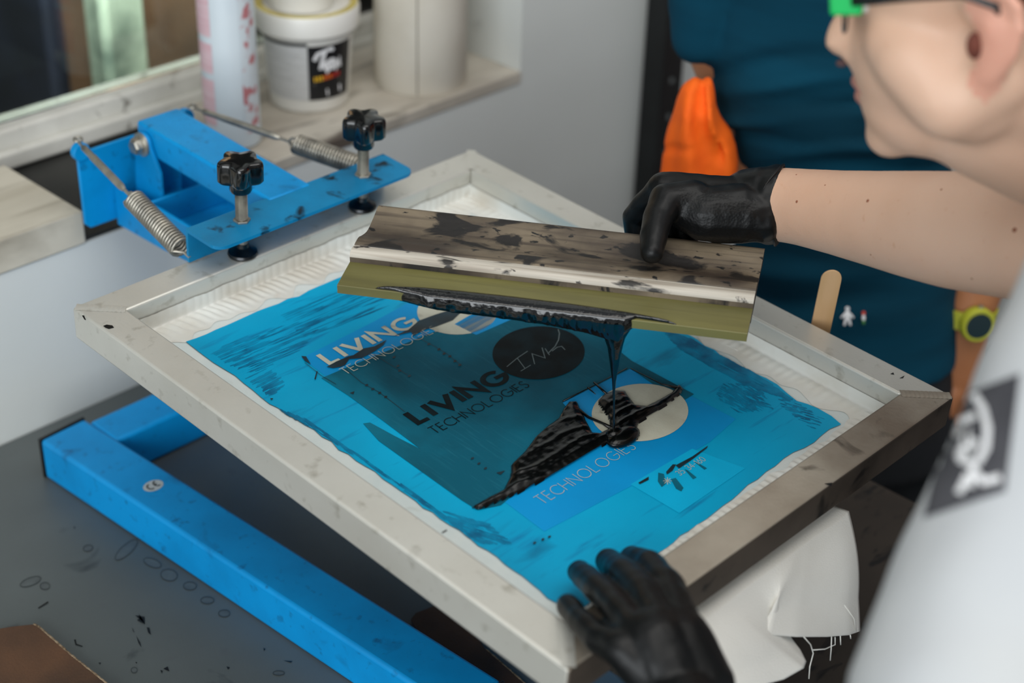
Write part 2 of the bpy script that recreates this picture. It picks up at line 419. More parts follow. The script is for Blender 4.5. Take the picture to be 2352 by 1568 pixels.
# ================================================================== SETTING
WY = 1.354                                   # face of the wall behind the bench
SZ = TZ + .21                                # sill height
floor = structure('floor', MB().bb(-3.5, 4.5, -2.5, 2.6, -.1, 0), M_floor, 'dark grey concrete floor')
OPX = 1.4365
wl = MB()
wl.bb(-3.5, 4.5, WY, WY + .26, 0, SZ - .016)
wl.bb(OPX, 4.5, WY, WY + .26, SZ - .016, 2.9)
wl.bb(-3.5, -.9, WY, WY + .26, SZ - .016, 2.9)
wl.bb(-.9, OPX, WY, WY + .26, 2.35, 2.9)
wall = structure('wall_back', wl, M_wall, 'grey white painted wall behind the bench and below the window')
structure('wall_right', MB().bb(3.2, 3.3, -2.5, WY, 0, 2.9), M_pinkwall)
# sill slabs
structure('trim_1', MB().bb(1.03, OPX, WY - .002, WY + .21, SZ - .016, SZ), M_sill, 'stained veined right part of the window sill', bevel=.002)
structure('trim_2', MB().bb(-.9, .782, WY - .002, WY + .15, SZ - .016, SZ + .022), M_sillwood, 'limed board on the left part of the window sill', bevel=.002)
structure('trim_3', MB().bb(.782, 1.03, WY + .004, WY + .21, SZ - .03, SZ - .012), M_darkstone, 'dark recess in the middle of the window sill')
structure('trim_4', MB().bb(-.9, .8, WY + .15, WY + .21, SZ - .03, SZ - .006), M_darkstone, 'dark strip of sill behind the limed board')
# window: sash and glass
wy = WY + .205
sash = MB()
sash.bb(-.9, OPX, wy, wy + .045, SZ - .01, SZ + .034)
sash.bb(-.9, OPX, wy - .012, wy, SZ - .01, SZ + .012)
sash.bb(-.9, OPX, wy, wy + .045, 2.29, 2.35)
sash.bb(OPX - .03, OPX, wy, wy + .045, SZ + .034, 2.29)
sash.bb(-.9, -.84, wy, wy + .045, SZ + .034, 2.29)
win = structure('window_1', sash, M_sash, 'old window with peeling white sash above the sill', bevel=.004)
pane = put('pane', MB().bb(-.84, OPX - .03, wy + .018, wy + .022, SZ + .034, 2.29), M_glass, win)
# what stands behind the panes
structure('wall_outside', MB().bb(-3.5, 4.5, 2.45, 2.55, -.1, 3.2), M_outdark, 'dark wall beyond the window glass')
def behind(name, p0, p1, y, depth, m, label, cat, ztop=None):
    a = at_y(p0, y); b = at_y(p1, y)
    o = put(name, MB().bb(min(a.x, b.x), max(a.x, b.x), y, y + depth, 0, ztop or max(a.z, b.z)), m, bevel=.01)
    o.location = (0, 0, 0)
    return tag(o, label, cat)
behind('panel', (218, -120), (352, 205), 1.78, .05, M_pale, 'tall pale green stained panel standing behind the window glass', 'panel')
behind('cardboard', (230, -40), (520, 230), 1.9, .12, M_brown, 'brown card sheet behind the pale panel beyond the glass', 'cardboard', 1.75)
behind('crate', (90, -60), (205, 120), 2.06, .2, M_navy, 'dark navy crate left of the pale panel beyond the glass', 'crate', 1.6)
behind('box', (-40, -100), (95, 28), 2.28, .15, M_amber, 'amber box high at left beyond the glass', 'box', 1.75)

# ================================================================== BENCH
bench = empty('workbench', (.5, .9, 0), 'grey metal topped workbench stained with dried ink', 'workbench')
tt = MB().bb(-.75, 1.27, .40, WY - .001, TZ - .04, TZ)
put('bench_top', tt, M_table, bench, bevel=.003)
for x in (-.68, 1.2):
    for y in (.47, 1.28): put('leg', MB().bb(x - .03, x + .03, y - .03, y + .03, 0, TZ - .04), M_post, bench)
for y in (.47, 1.28): put('stretcher', MB().bb(-.65, 1.17, y - .02, y + .02, .18, .22), M_post, bench)
# stain marks lying in the bench top surface
def px_poly(mb, pts, z, mi=0):
    w = [at_z(p, z) for p in pts]
    mb.flat([(p.x, p.y) for p in w], lambda p, h: V((p[0], p[1], h)), z, mi)
M_spot = pmat('black_ink_spot', '#07090a', .35)
M_tide = pmat('tide_stain', '#545a5a', .45, .1, col2='#4a4f50', ns=60)
sp = MB()
z = TZ + .0006
for poly in [[(319, 1409), (327, 1420), (333, 1433), (322, 1428), (314, 1423), (320, 1421)], [(310, 1412), (332, 1416), (333, 1432)], [(337, 1440), (343, 1441), (347, 1457), (340, 1452)],
             [(170, 1468), (174, 1468), (176, 1478), (190, 1483), (189, 1485), (173, 1480)], [(87, 1395), (110, 1380), (111, 1384), (89, 1397)],
             [(375, 1535), (385, 1530), (389, 1541)], [(368, 1538), (374, 1540), (372, 1546)], [(310, 1520), (315, 1520), (314, 1523)], [(303, 1440), (309, 1452), (305, 1448)],
             [(313, 1460), (322, 1475), (325, 1486), (318, 1476)], [(226, 1521), (232, 1521), (230, 1525)], [(169, 1208), (173, 1210), (171, 1214)], [(605, 1487), (610, 1490), (606, 1494)],
             [(650, 1516), (672, 1518), (668, 1521)], [(520, 1530), (528, 1532), (524, 1537)]]:
    px_poly(sp, poly, z)
def oval(cx, cy, a, b, rot=0, n=18):
    c, s_ = math.cos(math.radians(rot)), math.sin(math.radians(rot))
    return [(cx + a * math.cos(t) * c - b * math.sin(t) * s_, cy + a * math.cos(t) * s_ + b * math.sin(t) * c) for t in [2 * PI * i / n for i in range(n)]]
def ring_px(mb, cx, cy, a, b, rot, wd, z, mi):
    o = [at_z(p, z) for p in oval(cx, cy, a, b, rot, 24)]; i_ = [at_z(p, z) for p in oval(cx, cy, a - wd, b - wd, rot, 24)]
    n = 24; mb.add(o + i_, [[k, (k + 1) % n, n + (k + 1) % n, n + k] for k in range(n)], mi)
for (cx, cy, a, b, r) in [(290, 1262, 34, 12, -42), (202, 1258, 12, 8, -10), (388, 1320, 20, 14, 10), (436, 1345, 16, 10, 0), (476, 1378, 16, 9, 0), (515, 1408, 14, 9, 0), (350, 1292, 22, 10, 20), (103, 1345, 12, 9, 0), (70, 1335, 26, 10, -20), (308, 1538, 8, 7, 0), (640, 1545, 14, 6, 0)]:
    px_poly(sp, oval(cx, cy, a, b, r), TZ + .0003, 1); ring_px(sp, cx, cy, a, b, r, 2, TZ + .0005, 2)
M_tidering = pmat('tide_ring', '#33393a', .5)
put('ink_marks', sp, [M_spot, M_tide, M_tidering], bench, smooth=0, label='black ink spots and tide marks')['kind'] = 'stuff'

# ================================================================== SCREEN PRINTING PRESS
PB = V((.86, 1.24, TZ))
press = empty('printing_press', PB, 'bright blue steel screen printing press on the grey bench', 'printing press')
# base tube, square to the cross tube within three degrees, ends from the photo
A0 = at_z((105, 1097), TZ); ydir = (at_z((940, 1568), TZ + .047) - at_z((91, 1011), TZ + .047)); ydir.z = 0; ydir.normalize(); xdir = V((-ydir.y, ydir.x, 0))
if xdir.x < 0: xdir = -xdir
hT = .047; wT = .054; LT = .575
def base_tube(orig, nm='base_tube'):
    t = put(nm, MB().box(orig + ydir * (LT / 2) + xdir * (wT / 2) + UP * (hT / 2 + .0005), wT, LT, hT, xdir, ydir), M_bluedirty if nm == 'x' else M_blue, press, bevel=.004, seg=3)
    for e, s_ in ((0, -1), (LT, 1)):
        c = orig + ydir * (e + s_ * .0015) + xdir * (wT / 2) + UP * (hT / 2 + .0005)
        put('end_cap', MB().box(c, wT + .002, .003, hT + .001, xdir, ydir), M_cap, t, bevel=.001)
    return t
tubeL = base_tube(A0)
tubeR = base_tube(A0 + xdir * .40)
xc0 = A0.x + wT + .0005
put('cross_tube', MB().bb(xc0, A0.x + .3985, 1.216, 1.264, TZ + .0005, TZ + .047), M_blue, press, bevel=.004, seg=3)
# round CE mark sticker on the base tube
ce = MB(); zt = TZ + hT + .0008
c0 = at_z((352, 1115), zt); e1 = (at_z((374, 1115), zt) - c0).length
ceR = (at_z((375, 1107), zt) - at_z((329, 1123), zt)).length / 2
ce.flat([(ceR * math.cos(2 * PI * i / 32), ceR * .8 * math.sin(2 * PI * i / 32)) for i in range(32)], lambda p, h: c0 + xdir * p[0] + -ydir * (-p[1]) + UP * h, 0, 0)
def cefn(p, h): return c0 + xdir * p[0] + ydir * p[1] + UP * h
for ln in [arc(-ceR * .30, 0, ceR * .30, ceR * .40, 70, 290, 12), arc(ceR * .42, 0, ceR * .30, ceR * .40, 70, 290, 12), [(ceR * .14, 0), (ceR * .40, 0)]]:
    L, Rr = stroke_quads(ln, ceR * .13); n = len(L)
    ce.add([cefn(p, .0004) for p in L] + [cefn(p, .0004) for p in Rr], [[i, i + 1, n + i + 1, n + i] for i in range(n - 1)], 1)
put('sticker', ce, [M_sticker, M_black], press, smooth=0, label='round grey sticker with black CE mark')
# upright post on the cross tube, bracket box and hinge plate
put('post', MB().bb(.868, .918, 1.219, 1.262, TZ + .047, TZ + .19), M_blue, press, bevel=.003)
PY_ = 1.333
pl = at_y((176, 346), PY_); pr = at_y((434, 246), PY_); pb = at_y((189, 531), PY_)
x0p, x1p, z1p, z0p = pl.x, pr.x, pl.z - .004, pb.z
plate = MB()
prof = [(x0p, z0p + .006), (x0p + .006, z0p), (x1p - .006, z0p), (x1p, z0p + .006), (x1p, z1p), (x0p, z1p)]
plate.prism(prof, lambda p, h: V((p[0], h, p[1])), PY_, PY_ + .004)
put('back_plate', plate, M_blue, press, bevel=.001)
for xx in (x0p + .004, x1p - .006):
    put('lug', MB().lathe([(.0095, -.002), (.0095, .006)], (xx, PY_ + .002, z1p + .002), (0, -1, 0), 20), M_blue, press, bevel=.001)
xb = at_y((267, 470), PY_ - .002).x                         # left cheek of the bracket
zt1 = at_x((372, 484), xb).z; zb1 = at_x((372, 573), xb).z; zb0 = at_x((270, 515), xb).z
yb1 = at_x((372, 573), xb).y; yfront = at_x((430, 560), xb).y
br = MB()
cheek = [(PY_ - .0005, zb0), (yb1, zb1), (yfront - .01, zb1 + .004), (yfront - .01, zt1 - .002), (yb1, zt1), (PY_ - .0005, at_x((262, 430), xb).z)]
for xx in (xb, xb + .102): br.prism(cheek, lambda p, h: V((h, p[0], p[1])), xx, xx + .004)
br.bb(xb + .004, xb + .102, yfront, PY_ - .001, zb1 + .012, zb1 + .016)
br.bb(xb + .004, xb + .102, 1.27, 1.274, zb1 + .016, zt1)
put('bracket', br, M_blue, press, bevel=.001)
# hinge ears
xe = at_y((330, 335), 1.296).x - .002
AW0, AW1 = .006, .039                                    # arm height range above the frame top
aU0, aU1 = on_f((610, 449), AW1)[0], on_f((690, 411), AW1)[0] + .004
aV0 = on_f((610, 449), AW1)[1]; aV1 = on_f((308, 274), AW1)[1]
xe = aU0 - .0052
bc = at_x((327, 331), xe)
def ear(x):
    y, zz = bc.y, bc.z
    pr_ = [(y + .0125 * math.cos(a), zz + .0125 * math.sin(a)) for a in [PI * (i / 12) for i in range(13)]]
    lo = at_x((372, 484), xe); mid_l = at_x((311, 398), xe); mid_r = at_x((366, 400), xe); bl = at_x((318, 531), xe)
    pr_ = [(y + .0125, zz), ] + pr_[1:-1] + [(y - .0125, zz), (mid_r.y, mid_r.z), (lo.y, lo.z), (lo.y, zb1 + .006), (bl.y, zb1 + .004), (mid_l.y, mid_l.z)]
    return MB().prism(pr_, lambda p, h: V((h, p[0], p[1])), x, x + .004)
put('hinge_ear', ear(xe), M_blue, press, bevel=.0008)
put('hinge_ear', ear(aU1 + .0012), M_blue, press, bevel=.0008)
bo = put('pivot_bolt', MB().lathe([(.0125, .0), (.0125, .0025), (.0095, .0025), (.0095, .0035)], (xe, bc.y, bc.z), (-1, 0, 0), 24).lathe([(.0088, .0035), (.0088, .010), (.0068, .0122)], (xe, bc.y, bc.z), (-1, 0, 0), 6), M_steel, press, bevel=.0005)
def fbox(mb, u0, u1, v0, v1, w0, w1, mi=0):
    return mb.box(fw((u0 + u1) / 2, (v0 + v1) / 2, (w0 + w1) / 2), u1 - u0, v1 - v0, w1 - w0, FE, FY, FN, mi)
put('arm', fbox(MB(), aU0, aU1, aV0 - .006, aV1, AW0, AW1 - .002), M_blue, press, bevel=.003, seg=3)
# angle-iron clamp bar
bu0, bu1, bv0, bv1, bw = .7665 * KS, 1.0135 * KS, 1.0575 * KS, 1.1072 * KS, .037 * KS
bar = MB()
rr = .012
out = [(bu0, bv1), (bu0, bv0 + rr)] + [(bu0 + rr - rr * math.cos(a), bv0 + rr - rr * math.sin(a)) for a in [PI / 2 * i / 6 for i in range(7)]] + \
      [(bu1 - rr + rr * math.sin(a), bv0 + rr - rr * math.cos(a)) for a in [PI / 2 * i / 6 for i in range(7)]] + [(bu1, bv1)]
bar.prism(out, lambda p, h: fw(p[0], p[1], h), bw - .0032, bw)
fbox(bar, bu0, bu1, bv1 - .0032, bv1, .0015, bw - .0032)
put('clamp_bar', bar, M_bluedirty, press, bevel=.0008)
# clamp screws with star knobs
def clamp(u, v):
    n = FN
    s_ = put('clamp_screw', MB().lathe([(.0046, 0.004), (.0046, .068)], fw(u, v, 0), FN, 16), M_steel, press)
    th = MB()
    k = 0; w = .0385
    rings = []
    while w < .066:
        rings += [(.0047, w), (.0058, w + .0007), (.0047, w + .0014)]; w += .0015
    rings2 = [(.0047, .0045)] + [(r, ww) for ww0 in [.006 + .0013 * q for q in range(18)] for r, ww in ((.0047, ww0), (.0054, ww0 + .0006))]
    put('thread', MB().lathe(rings, fw(u, v, 0), FN, 16).lathe(rings2, fw(u, v, 0), FN, 16), M_steel, s_, smooth=0)
    put('nut', MB().lathe([(.0082, bw), (.0082, bw + .0022)], fw(u, v, 0), FN, 6), M_steel, s_, bevel=.0004)
    put('foot_pad', MB().lathe([(.0135, .0004), (.0142, .002), (.0135, .0042), (.009, .0065), (.006, .009), (.0055, .0125)], fw(u, v, 0), FN, 32), M_darksteel, s_)
    def starprof(sc):
        return [((.0185 + .0031 * math.cos(5 * a)) * sc, a) for a in [2 * PI * i / 60 for i in range(60)]]
    rings = []
    for sc, w in ((.90, .0775), (1.0, .080), (1.0, .0945), (.965, .0975), (.90, .0987), (.5, .0992), (.02, .0994)):
        rings.append([fw(u + r * math.cos(a + .3), v + r * math.sin(a + .3), w) for r, a in starprof(sc)])
    kn = MB().loft(rings); kn.lathe([(.0092, .0665), (.0104, .069), (.0104, .0785)], fw(u, v, 0), FN, 24)
    put('star_knob', kn, M_plastic, s_, smooth=50)
clamp(.8160 * KS, 1.0862 * KS); clamp(.9658 * KS, 1.0842 * KS)
# springs with turnbuckles
def spring(T, H, fr):
    T = V(T); H = V(H); d = H - T; L = d.length; d.normalize(); x, y, _ = basis(d)
    P = lambda t, a=0, r=0: T + d * (t * L) + x * (r * math.cos(a)) + y * (r * math.sin(a))
    tb = put('turnbuckle', MB().tube([P(0.02), P(.05), P(.09)], [.0014, .0014, .0014], 10).tube([P(.085), P(.09), P(fr[0] * .30), P(fr[0] * .33), P(fr[0] * .80), P(fr[0] * .82), P(fr[0] * .85)], [.0022, .0031, .0031, .0036, .0036, .0031, .0020], 12).tube([P(fr[0] * .83), P(fr[0] * .93)], .0016, 10), M_steel, press)
    put('hook', MB().tube([P(.02, a, 0) + x * (.004 * math.cos(a) - .002) + d * (.004 * math.sin(a)) for a in [2 * PI * i / 14 for i in range(15)]], .0013, 8), M_steel, tb)
    rc = P(fr[0] * .985)
    put('ring', MB().tube([rc + d * (.0065 * math.cos(a)) + y * (.0055 * math.sin(a)) for a in [2 * PI * i / 24 for i in range(24)]], .0014, 8, closed=True), M_steel, tb)
    n = 22; pts = []; t0, t1 = fr
    for i in range(n * 14 + 1):
        a = 2 * PI * i / 14; t = t0 + (t1 - t0) * i / (n * 14); pts.append(P(t, a, 0.0094))
    sp_ = MB().tube(pts, .00165, 8)
    sp_.tube([P(t0, 0, 0.0094), P(t0 - .012, 0, .004), P(t0 - .03, 0, .0)], .0013, 8)
    sp_.tube([P(t1, 0, 0.0094), P(t1 + .01, 0, .006), P(t1 + .03, 0, .001), P(1.0)], .0014, 8)
    put('spring', sp_, M_steel, press, smooth=60)
T1 = at_y((170, 316), PY_ - .006); H1 = fw(bu0 - .002, bv1 - .001, .006)
H1 = at_x((436, 591), bu0 + .001)
spring(T1, H1, (.535, .93))
T2 = at_y((432, 243), PY_ - .006); H2 = fw(bu1 - .012, bv1 + .002, .020)
spring(T2, H2, (.60, .955))
# platen on its support arm
put('support_arm', MB().bb(.865, .925, .56, 1.2155, TZ + .0015, TZ + .046), M_blue, press, bevel=.003)
put('support_column', MB().bb(.87, .92, .72, .78, TZ + .046, TZ + .180), M_blue, press, bevel=.003)

# ================================================================== PLATEN AND CLOTH
PLZ = TZ + .198
plat = put('platen', MB().bb(.70, .955, .533, 1.0, TZ + .1805, PLZ), M_darkboard, loc=(.83, .77, TZ + .1805), bevel=.004)
tag(plat, 'flat wooden printing platen under the aluminium screen', 'platen')
topA, topB = (1560, 1440), (1932, 1176)
hem = [(1560, 1640), (1640, 1600), (1720, 1580), (1800, 1560), (1846, 1534), (1852, 1518), (1838, 1490), (1790, 1466), (1745, 1461), (1760, 1457), (1830, 1462), (1900, 1462), (1950, 1458), (1976, 1449)]
hy = [.512, .505, .498, .492, .490, .494, .505, .516, .520, .516, .507, .502, .500, .503]
def lerp_list(lst, t):
    x = t * (len(lst) - 1); i = min(int(x), len(lst) - 2); f = x - i
    a, b = lst[i], lst[i + 1]
    f = f * f * (3 - 2 * f) if False else f
    return tuple(p + (q - p) * f for p, q in zip(a, b)) if isinstance(a, tuple) else a + (b - a) * f
cloth = MB()
def cl(i, j):
    t, s_ = i, j
    hx, hyp = lerp_list(hem, t); yy = lerp_list(hy, t) * KS
    bot = at_y((hx, hyp), yy)
    tx = topA[0] + (topB[0] - topA[0]) * t
    ty = topA[1] + (topB[1] - topA[1]) * t
    top = V((.722 + (.963 - .722) * t, .525, PLZ + .004))
    if s_ < .22:                                          # lies on the platen
        q = s_ / .22; return V((top.x, .84 - (.84 - .529) * q, PLZ + .0025 + .0012 * math.sin(t * 40) * (1 - q)))
    q = (s_ - .22) / .78
    p = top.lerp(bot, q)
    p.y -= .003 * math.sin(PI * min(1, q * 1.4))
    p.y += .006 * math.sin(t * 17 + 1) * q * (1 - q) * 4 * .5
    p.z += .004 * (1 - q) * (q > .0)
    return p
cloth.grid(cl, 78, 44)
co = put('cotton_cloth', cloth, M_cloth, loc=(.84, .68, PLZ + .002), smooth=180, solid=.0007)
tag(co, 'white cotton cloth with frayed hem draped over the platen under the screen', 'cloth')
for pts in [[(1846, 1462, .506), (1862, 1480, .506), (1868, 1500, .507), (1860, 1530, .506), (1858, 1558, .505)], [(1868, 1492, .506), (1895, 1490, .505), (1918, 1480, .504), (1918, 1463, .503)],
            [(1910, 1462, .502), (1909, 1490, .502), (1907, 1516, .503)], [(1930, 1460, .501), (1931, 1480, .501)], [(1953, 1458, .5), (1954, 1466, .5)], [(1940, 1390, .503), (1962, 1420, .502), (1966, 1450, .502)]]:
    put('loose_thread', MB().tube([at_y((p[0], p[1]), p[2] * KS) for p in pts], .0005, 6), M_cloth, co, smooth=180)

# ================================================================== PRINTING SCREEN
PW = .0335; FHt = .032
oBL = on_f((169, 702)); oBR = on_f((1082, 344)); oFR = on_f((2190, 906)); oFL = on_f((1316, 1553))
u0 = (oBL[0] + oFL[0]) / 2; u1 = (oBR[0] + oFR[0]) / 2; v0 = (oFR[1] + oFL[1]) / 2 + .002; v1 = (oBL[1] + oBR[1]) / 2
screen = empty('silk_screen', fw((u0 + u1) / 2, v0, -FHt), 'aluminium framed blue silk screen clamped under the blue bar', 'screen')
def rail(pts, m):
    mb = MB(); mb.prism(pts, lambda p, h: fw(p[0], p[1], h), -FHt, 0)
    return mb
iu0, iu1, iv0, iv1 = u0 + PW, u1 - PW, v0 + PW, v1 - PW
M_alu2 = M_alu
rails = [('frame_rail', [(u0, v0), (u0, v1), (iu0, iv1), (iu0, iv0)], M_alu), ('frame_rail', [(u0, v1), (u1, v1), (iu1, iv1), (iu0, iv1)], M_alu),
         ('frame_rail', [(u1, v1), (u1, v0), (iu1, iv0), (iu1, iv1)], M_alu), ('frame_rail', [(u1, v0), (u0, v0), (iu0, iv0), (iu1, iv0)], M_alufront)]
M_railshade = pmat('rail_shade_and_grime', '#5d5248', .55, .2, col2='#3a322b', ns=14, nlo=.35, nhi=.7, stain='#15110e', ss=30, slo=.6, shi=.72)  # outer face of front rail: printer's shade put into the colour, plus grime
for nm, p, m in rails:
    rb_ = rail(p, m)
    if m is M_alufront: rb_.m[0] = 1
    put(nm, rb_, [m, M_railshade], screen, bevel=.0022, seg=3, label='grimy front rail, outer face painted in shade' if m is M_alufront else None)
# ground weld seams on the corners
for (ou, ov, iu, iv) in ((u1, v0, iu1, iv0), (u0, v0, iu0, iv0), (u0, v1, iu0, iv1), (u1, v1, iu1, iv1)):
    d = V((iu - ou, iv - ov)); L = d.length; d.normalize(); q = V((-d.y, d.x))
    s_ = MB()
    def wf(a, b): 
        p = V((ou, ov)) + d * (.003 + (L - .004) * a) + q * ((b - .5) * .010)
        return fw(p.x, p.y, .0002 + .0003 * math.sin(b * PI) + .00012 * math.sin(a * 70))
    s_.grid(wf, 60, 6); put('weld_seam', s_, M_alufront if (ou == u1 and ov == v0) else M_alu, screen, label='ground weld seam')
MW = -FHt + .0015
gr = MB().grid(lambda a, b: fw(iu0 + (iu1 - iu0) * a, iv0 + (iv1 - iv0) * b, MW), 4, 4)
put('mesh', gr, M_mesh, screen, smooth=0, label='white polyester mesh')
# glue and tape climbing the inner walls, wrinkled
def tapestrip(name, fn, L, seed):
    mb = MB(); random.seed(seed)
    n = max(30, int(L / .0022))
    ph = [random.random() for _ in range(n + 2)]
    def g(a, b):
        k = a * n; i = int(k); r = ph[min(i, n)]
        ridge = abs(math.sin(a * L / .0085 * PI + 2.5 * noise.noise(V((a * 9, seed, 0)))))
        return fn(a, b, ridge, noise.noise(V((a * 22, b * 3, seed))))
    mb.grid(g, n * 2, 22)
    return put(name, mb, M_tape, screen, smooth=180)
def back_t(a, b, rg, nz):
    u = iu0 + (iu1 - iu0) * a
    if b < .25: return fw(u, iv1 - .0008 - .0004 * rg, MW + .0145 * (1 - b / .25) + .001 + .0015 * nz * (1 - b / .25))
    q = (b - .25) / .75; dist = .0008 + q * (.030 + .010 * nz)
    return fw(u + q * .008, iv1 - dist, MW + .0004 + .0020 * (rg ** 2) * math.sin(PI * min(1, q * 1.05 + .05)) * (1 - q) ** .6)
tapestrip('edge_tape', back_t, iu1 - iu0, 3)
def right_t(a, b, rg, nz):
    v = iv0 + (iv1 - iv0) * a
    if b < .25: return fw(iu1 - .0008, v, MW + .0125 * (1 - b / .25) + .001)
    q = (b - .25) / .75; dist = .0008 + q * (.028 + .012 * nz)
    return fw(iu1 - dist, v, MW + .0004 + .0011 * (rg ** 2) * math.sin(PI * min(1, q + .1)) * (1 - q))
tapestrip('edge_tape', right_t, iv1 - iv0, 5)
def left_t(a, b, rg, nz):
    v = iv0 + (iv1 - iv0) * a
    if b < .25: return fw(iu0 + .0008, v, MW + .0125 * (1 - b / .25) + .001)
    q = (b - .25) / .75; return fw(iu0 + .0008 + q * (.020 + .004 * nz), v, MW + .0004 + .0009 * rg * (1 - q) * q * 2)
tapestrip('edge_tape', left_t, iv1 - iv0, 8)
def front_t(a, b, rg, nz):
    u = iu0 + (iu1 - iu0) * a
    if b < .25: return fw(u, iv0 + .0008, MW + .0125 * (1 - b / .25) + .001)
    q = (b - .25) / .75; return fw(u, iv0 + .0008 + q * (.024 + .006 * nz), MW + .0004 + .0022 * (rg ** 3) * (1 - q) * q * 3)
tapestrip('edge_tape', front_t, iu1 - iu0, 11)
# ---- emulsion and everything exposed in it
def fpoly(mb, pts, w, mi=0):
    q = [on_f(p, w) for p in pts]
    mb.flat(q, lambda p, h: fw(p[0], p[1], h), w, mi)
em = MB()
def wob(pts, amp, n, seed):
    o = []; m = len(pts)
    for i in range(m):
        a, b = pts[i], pts[(i + 1) % m]
        L = math.hypot(b[0] - a[0], b[1] - a[1]); k = max(1, int(L / n))
        nx, ny = -(b[1] - a[1]) / L, (b[0] - a[0]) / L
        for j in range(k):
            t = j / k; x = a[0] + (b[0] - a[0]) * t; y = a[1] + (b[1] - a[1]) * t
            d = amp * noise.noise(V((x * .045, y * .045, seed))) * 1.6 if j else 0
            o.append((x + nx * d, y + ny * d))
    return o
W1 = MW + .0012
emul = [(427, 784), (520, 747), (640, 697), (800, 630), (1000, 547), (1100, 505), (1250, 580), (1400, 670), (1500, 722), (1600, 778), (1680, 832), (1760, 868), (1830, 920), (1880, 938), (1910, 955), (1932, 974), (1905, 985), (1870, 1015), (1800, 1052), (1700, 1130), (1600, 1205), (1510, 1270), (1440, 1320), (1345, 1392), (1310, 1400), (1280, 1385), (1200, 1322), (1080, 1236), (1010, 1190), (900, 1112), (800, 1042), (700, 975), (600, 912), (540, 862), (490, 832), (455, 806)]
fpoly(em, wob(emul, 4, 22, 1.3), W1, 0)
d_ = .00022
# clean blue boxes round the old images
fpoly(em, [(693, 822), (865, 735), (1010, 655), (1110, 705), (1040, 752), (880, 830), (770, 880)], W1 + d_, 1)
fpoly(em, [(1290, 925), (1448, 845), (1580, 905), (1690, 962), (1630, 1015), (1480, 1100), (1250, 1220), (1130, 1130), (1200, 1060)], W1 + d_, 1)
fpoly(em, [(1448, 1112), (1590, 1030), (1712, 1075), (1560, 1178)], W1 + d_ * 1.5, 2)
# dark exposed square with leaf-shaped edge
fpoly(em, [(738, 868), (800, 842), (1035, 746), (1094, 769), (1180, 728), (1290, 700), (1450, 828), (1594, 905), (1562, 925), (1448, 846), (1292, 924), (1310, 945), (1215, 1052), (1160, 1130), (1200, 1120), (1150, 1160), (1097, 1171), (1060, 1148), (948, 1068), (870, 1012), (834, 972), (850, 970), (905, 1000), (966, 1031), (880, 966), (800, 908)], W1 + 2 * d_, 3)
fpoly(em, [(1044, 744), (1094, 769), (1182, 730), (1120, 700)], W1 + 3 * d_, 1)
# black round logo field
fpoly(em, [(1237 + 106 * math.cos(a), 810 + 61 * math.sin(a) - 3 * math.cos(a)) for a in [2 * PI * i / 48 for i in range(48)]], W1 + 4 * d_, 4)
def fline(mb, pts, wpx, w, mi):
    q = [on_f(p, w) for p in pts]; L, Rr = stroke_quads(q, wpx); n = len(L)
    mb.add([fw(p.x, p.y, w) for p in L] + [fw(p.x, p.y, w) for p in Rr], [[i, i + 1, n + i + 1, n + i] for i in range(n - 1)], mi)
lw = .0009
for ln in [[(1164, 842), (1188, 822), (1212, 806)], [(1188, 822), (1206, 846)], [(1196, 852), (1206, 846), (1219, 838)], [(1228, 836), (1222, 812), (1252, 822), (1245, 798)],
           [(1252, 800), (1262, 815)], [(1258, 812), (1275, 795), (1283, 780), (1285, 765), (1282, 756)], [(1268, 806), (1280, 797), (1290, 795), (1298, 803)]]:
    fline(em, ln, lw, W1 + 5 * d_, 5)
# lettering in the middle of the dark square
def P(p): return on_f(p, W1)
text_on(em, 'LIVING', P((962, 973)), P((1172, 872)), .0178, .24, W1 + 4 * d_, .30, 4)
text_on(em, 'TECHNOLOGIES', P((1000, 998)), P((1217, 888)), .0100, .085, W1 + 4 * d_, .22, 4)
# old cream lettering at upper left
fpoly(em, [(1050 + 92 * math.cos(a), 716 + 52 * math.sin(a)) for a in [2 * PI * i / 40 for i in range(40)]], W1 + 3 * d_, 6)
text_on(em, 'LIVING', P((758, 836)), P((962, 746)), .0172, .2, W1 + 4 * d_, .30, 6)
text_on(em, 'TECHNOLOGIES', P((795, 862)), P((1010, 760)), .0100, .07, W1 + 5 * d_, .22, 6)
# old cream circle and lettering at lower right
fpoly(em, [(1470 + 111 * math.cos(a), 947 + 66 * math.sin(a) - 4 * math.cos(a)) for a in [2 * PI * i / 48 for i in range(48)]], W1 + 3 * d_, 6)
text_on(em, 'TECHNOLOGIES', P((1248, 1160)), P((1462, 1030)), .0112, .042, W1 + 4 * d_, .24, 6)
text_on(em, '35 34-160', P((1562, 1094)), P((1622, 1058)), .0060, .07, W1 + 4 * d_, .2, 6)
for k in range(4):
    a = PI * k / 4; r = 10; fline(em, [(1533 - r * math.cos(a), 1104 - r * .8 * math.sin(a)), (1533 + r * math.cos(a), 1104 + r * .8 * math.sin(a))], .0005, W1 + 4 * d_, 6)
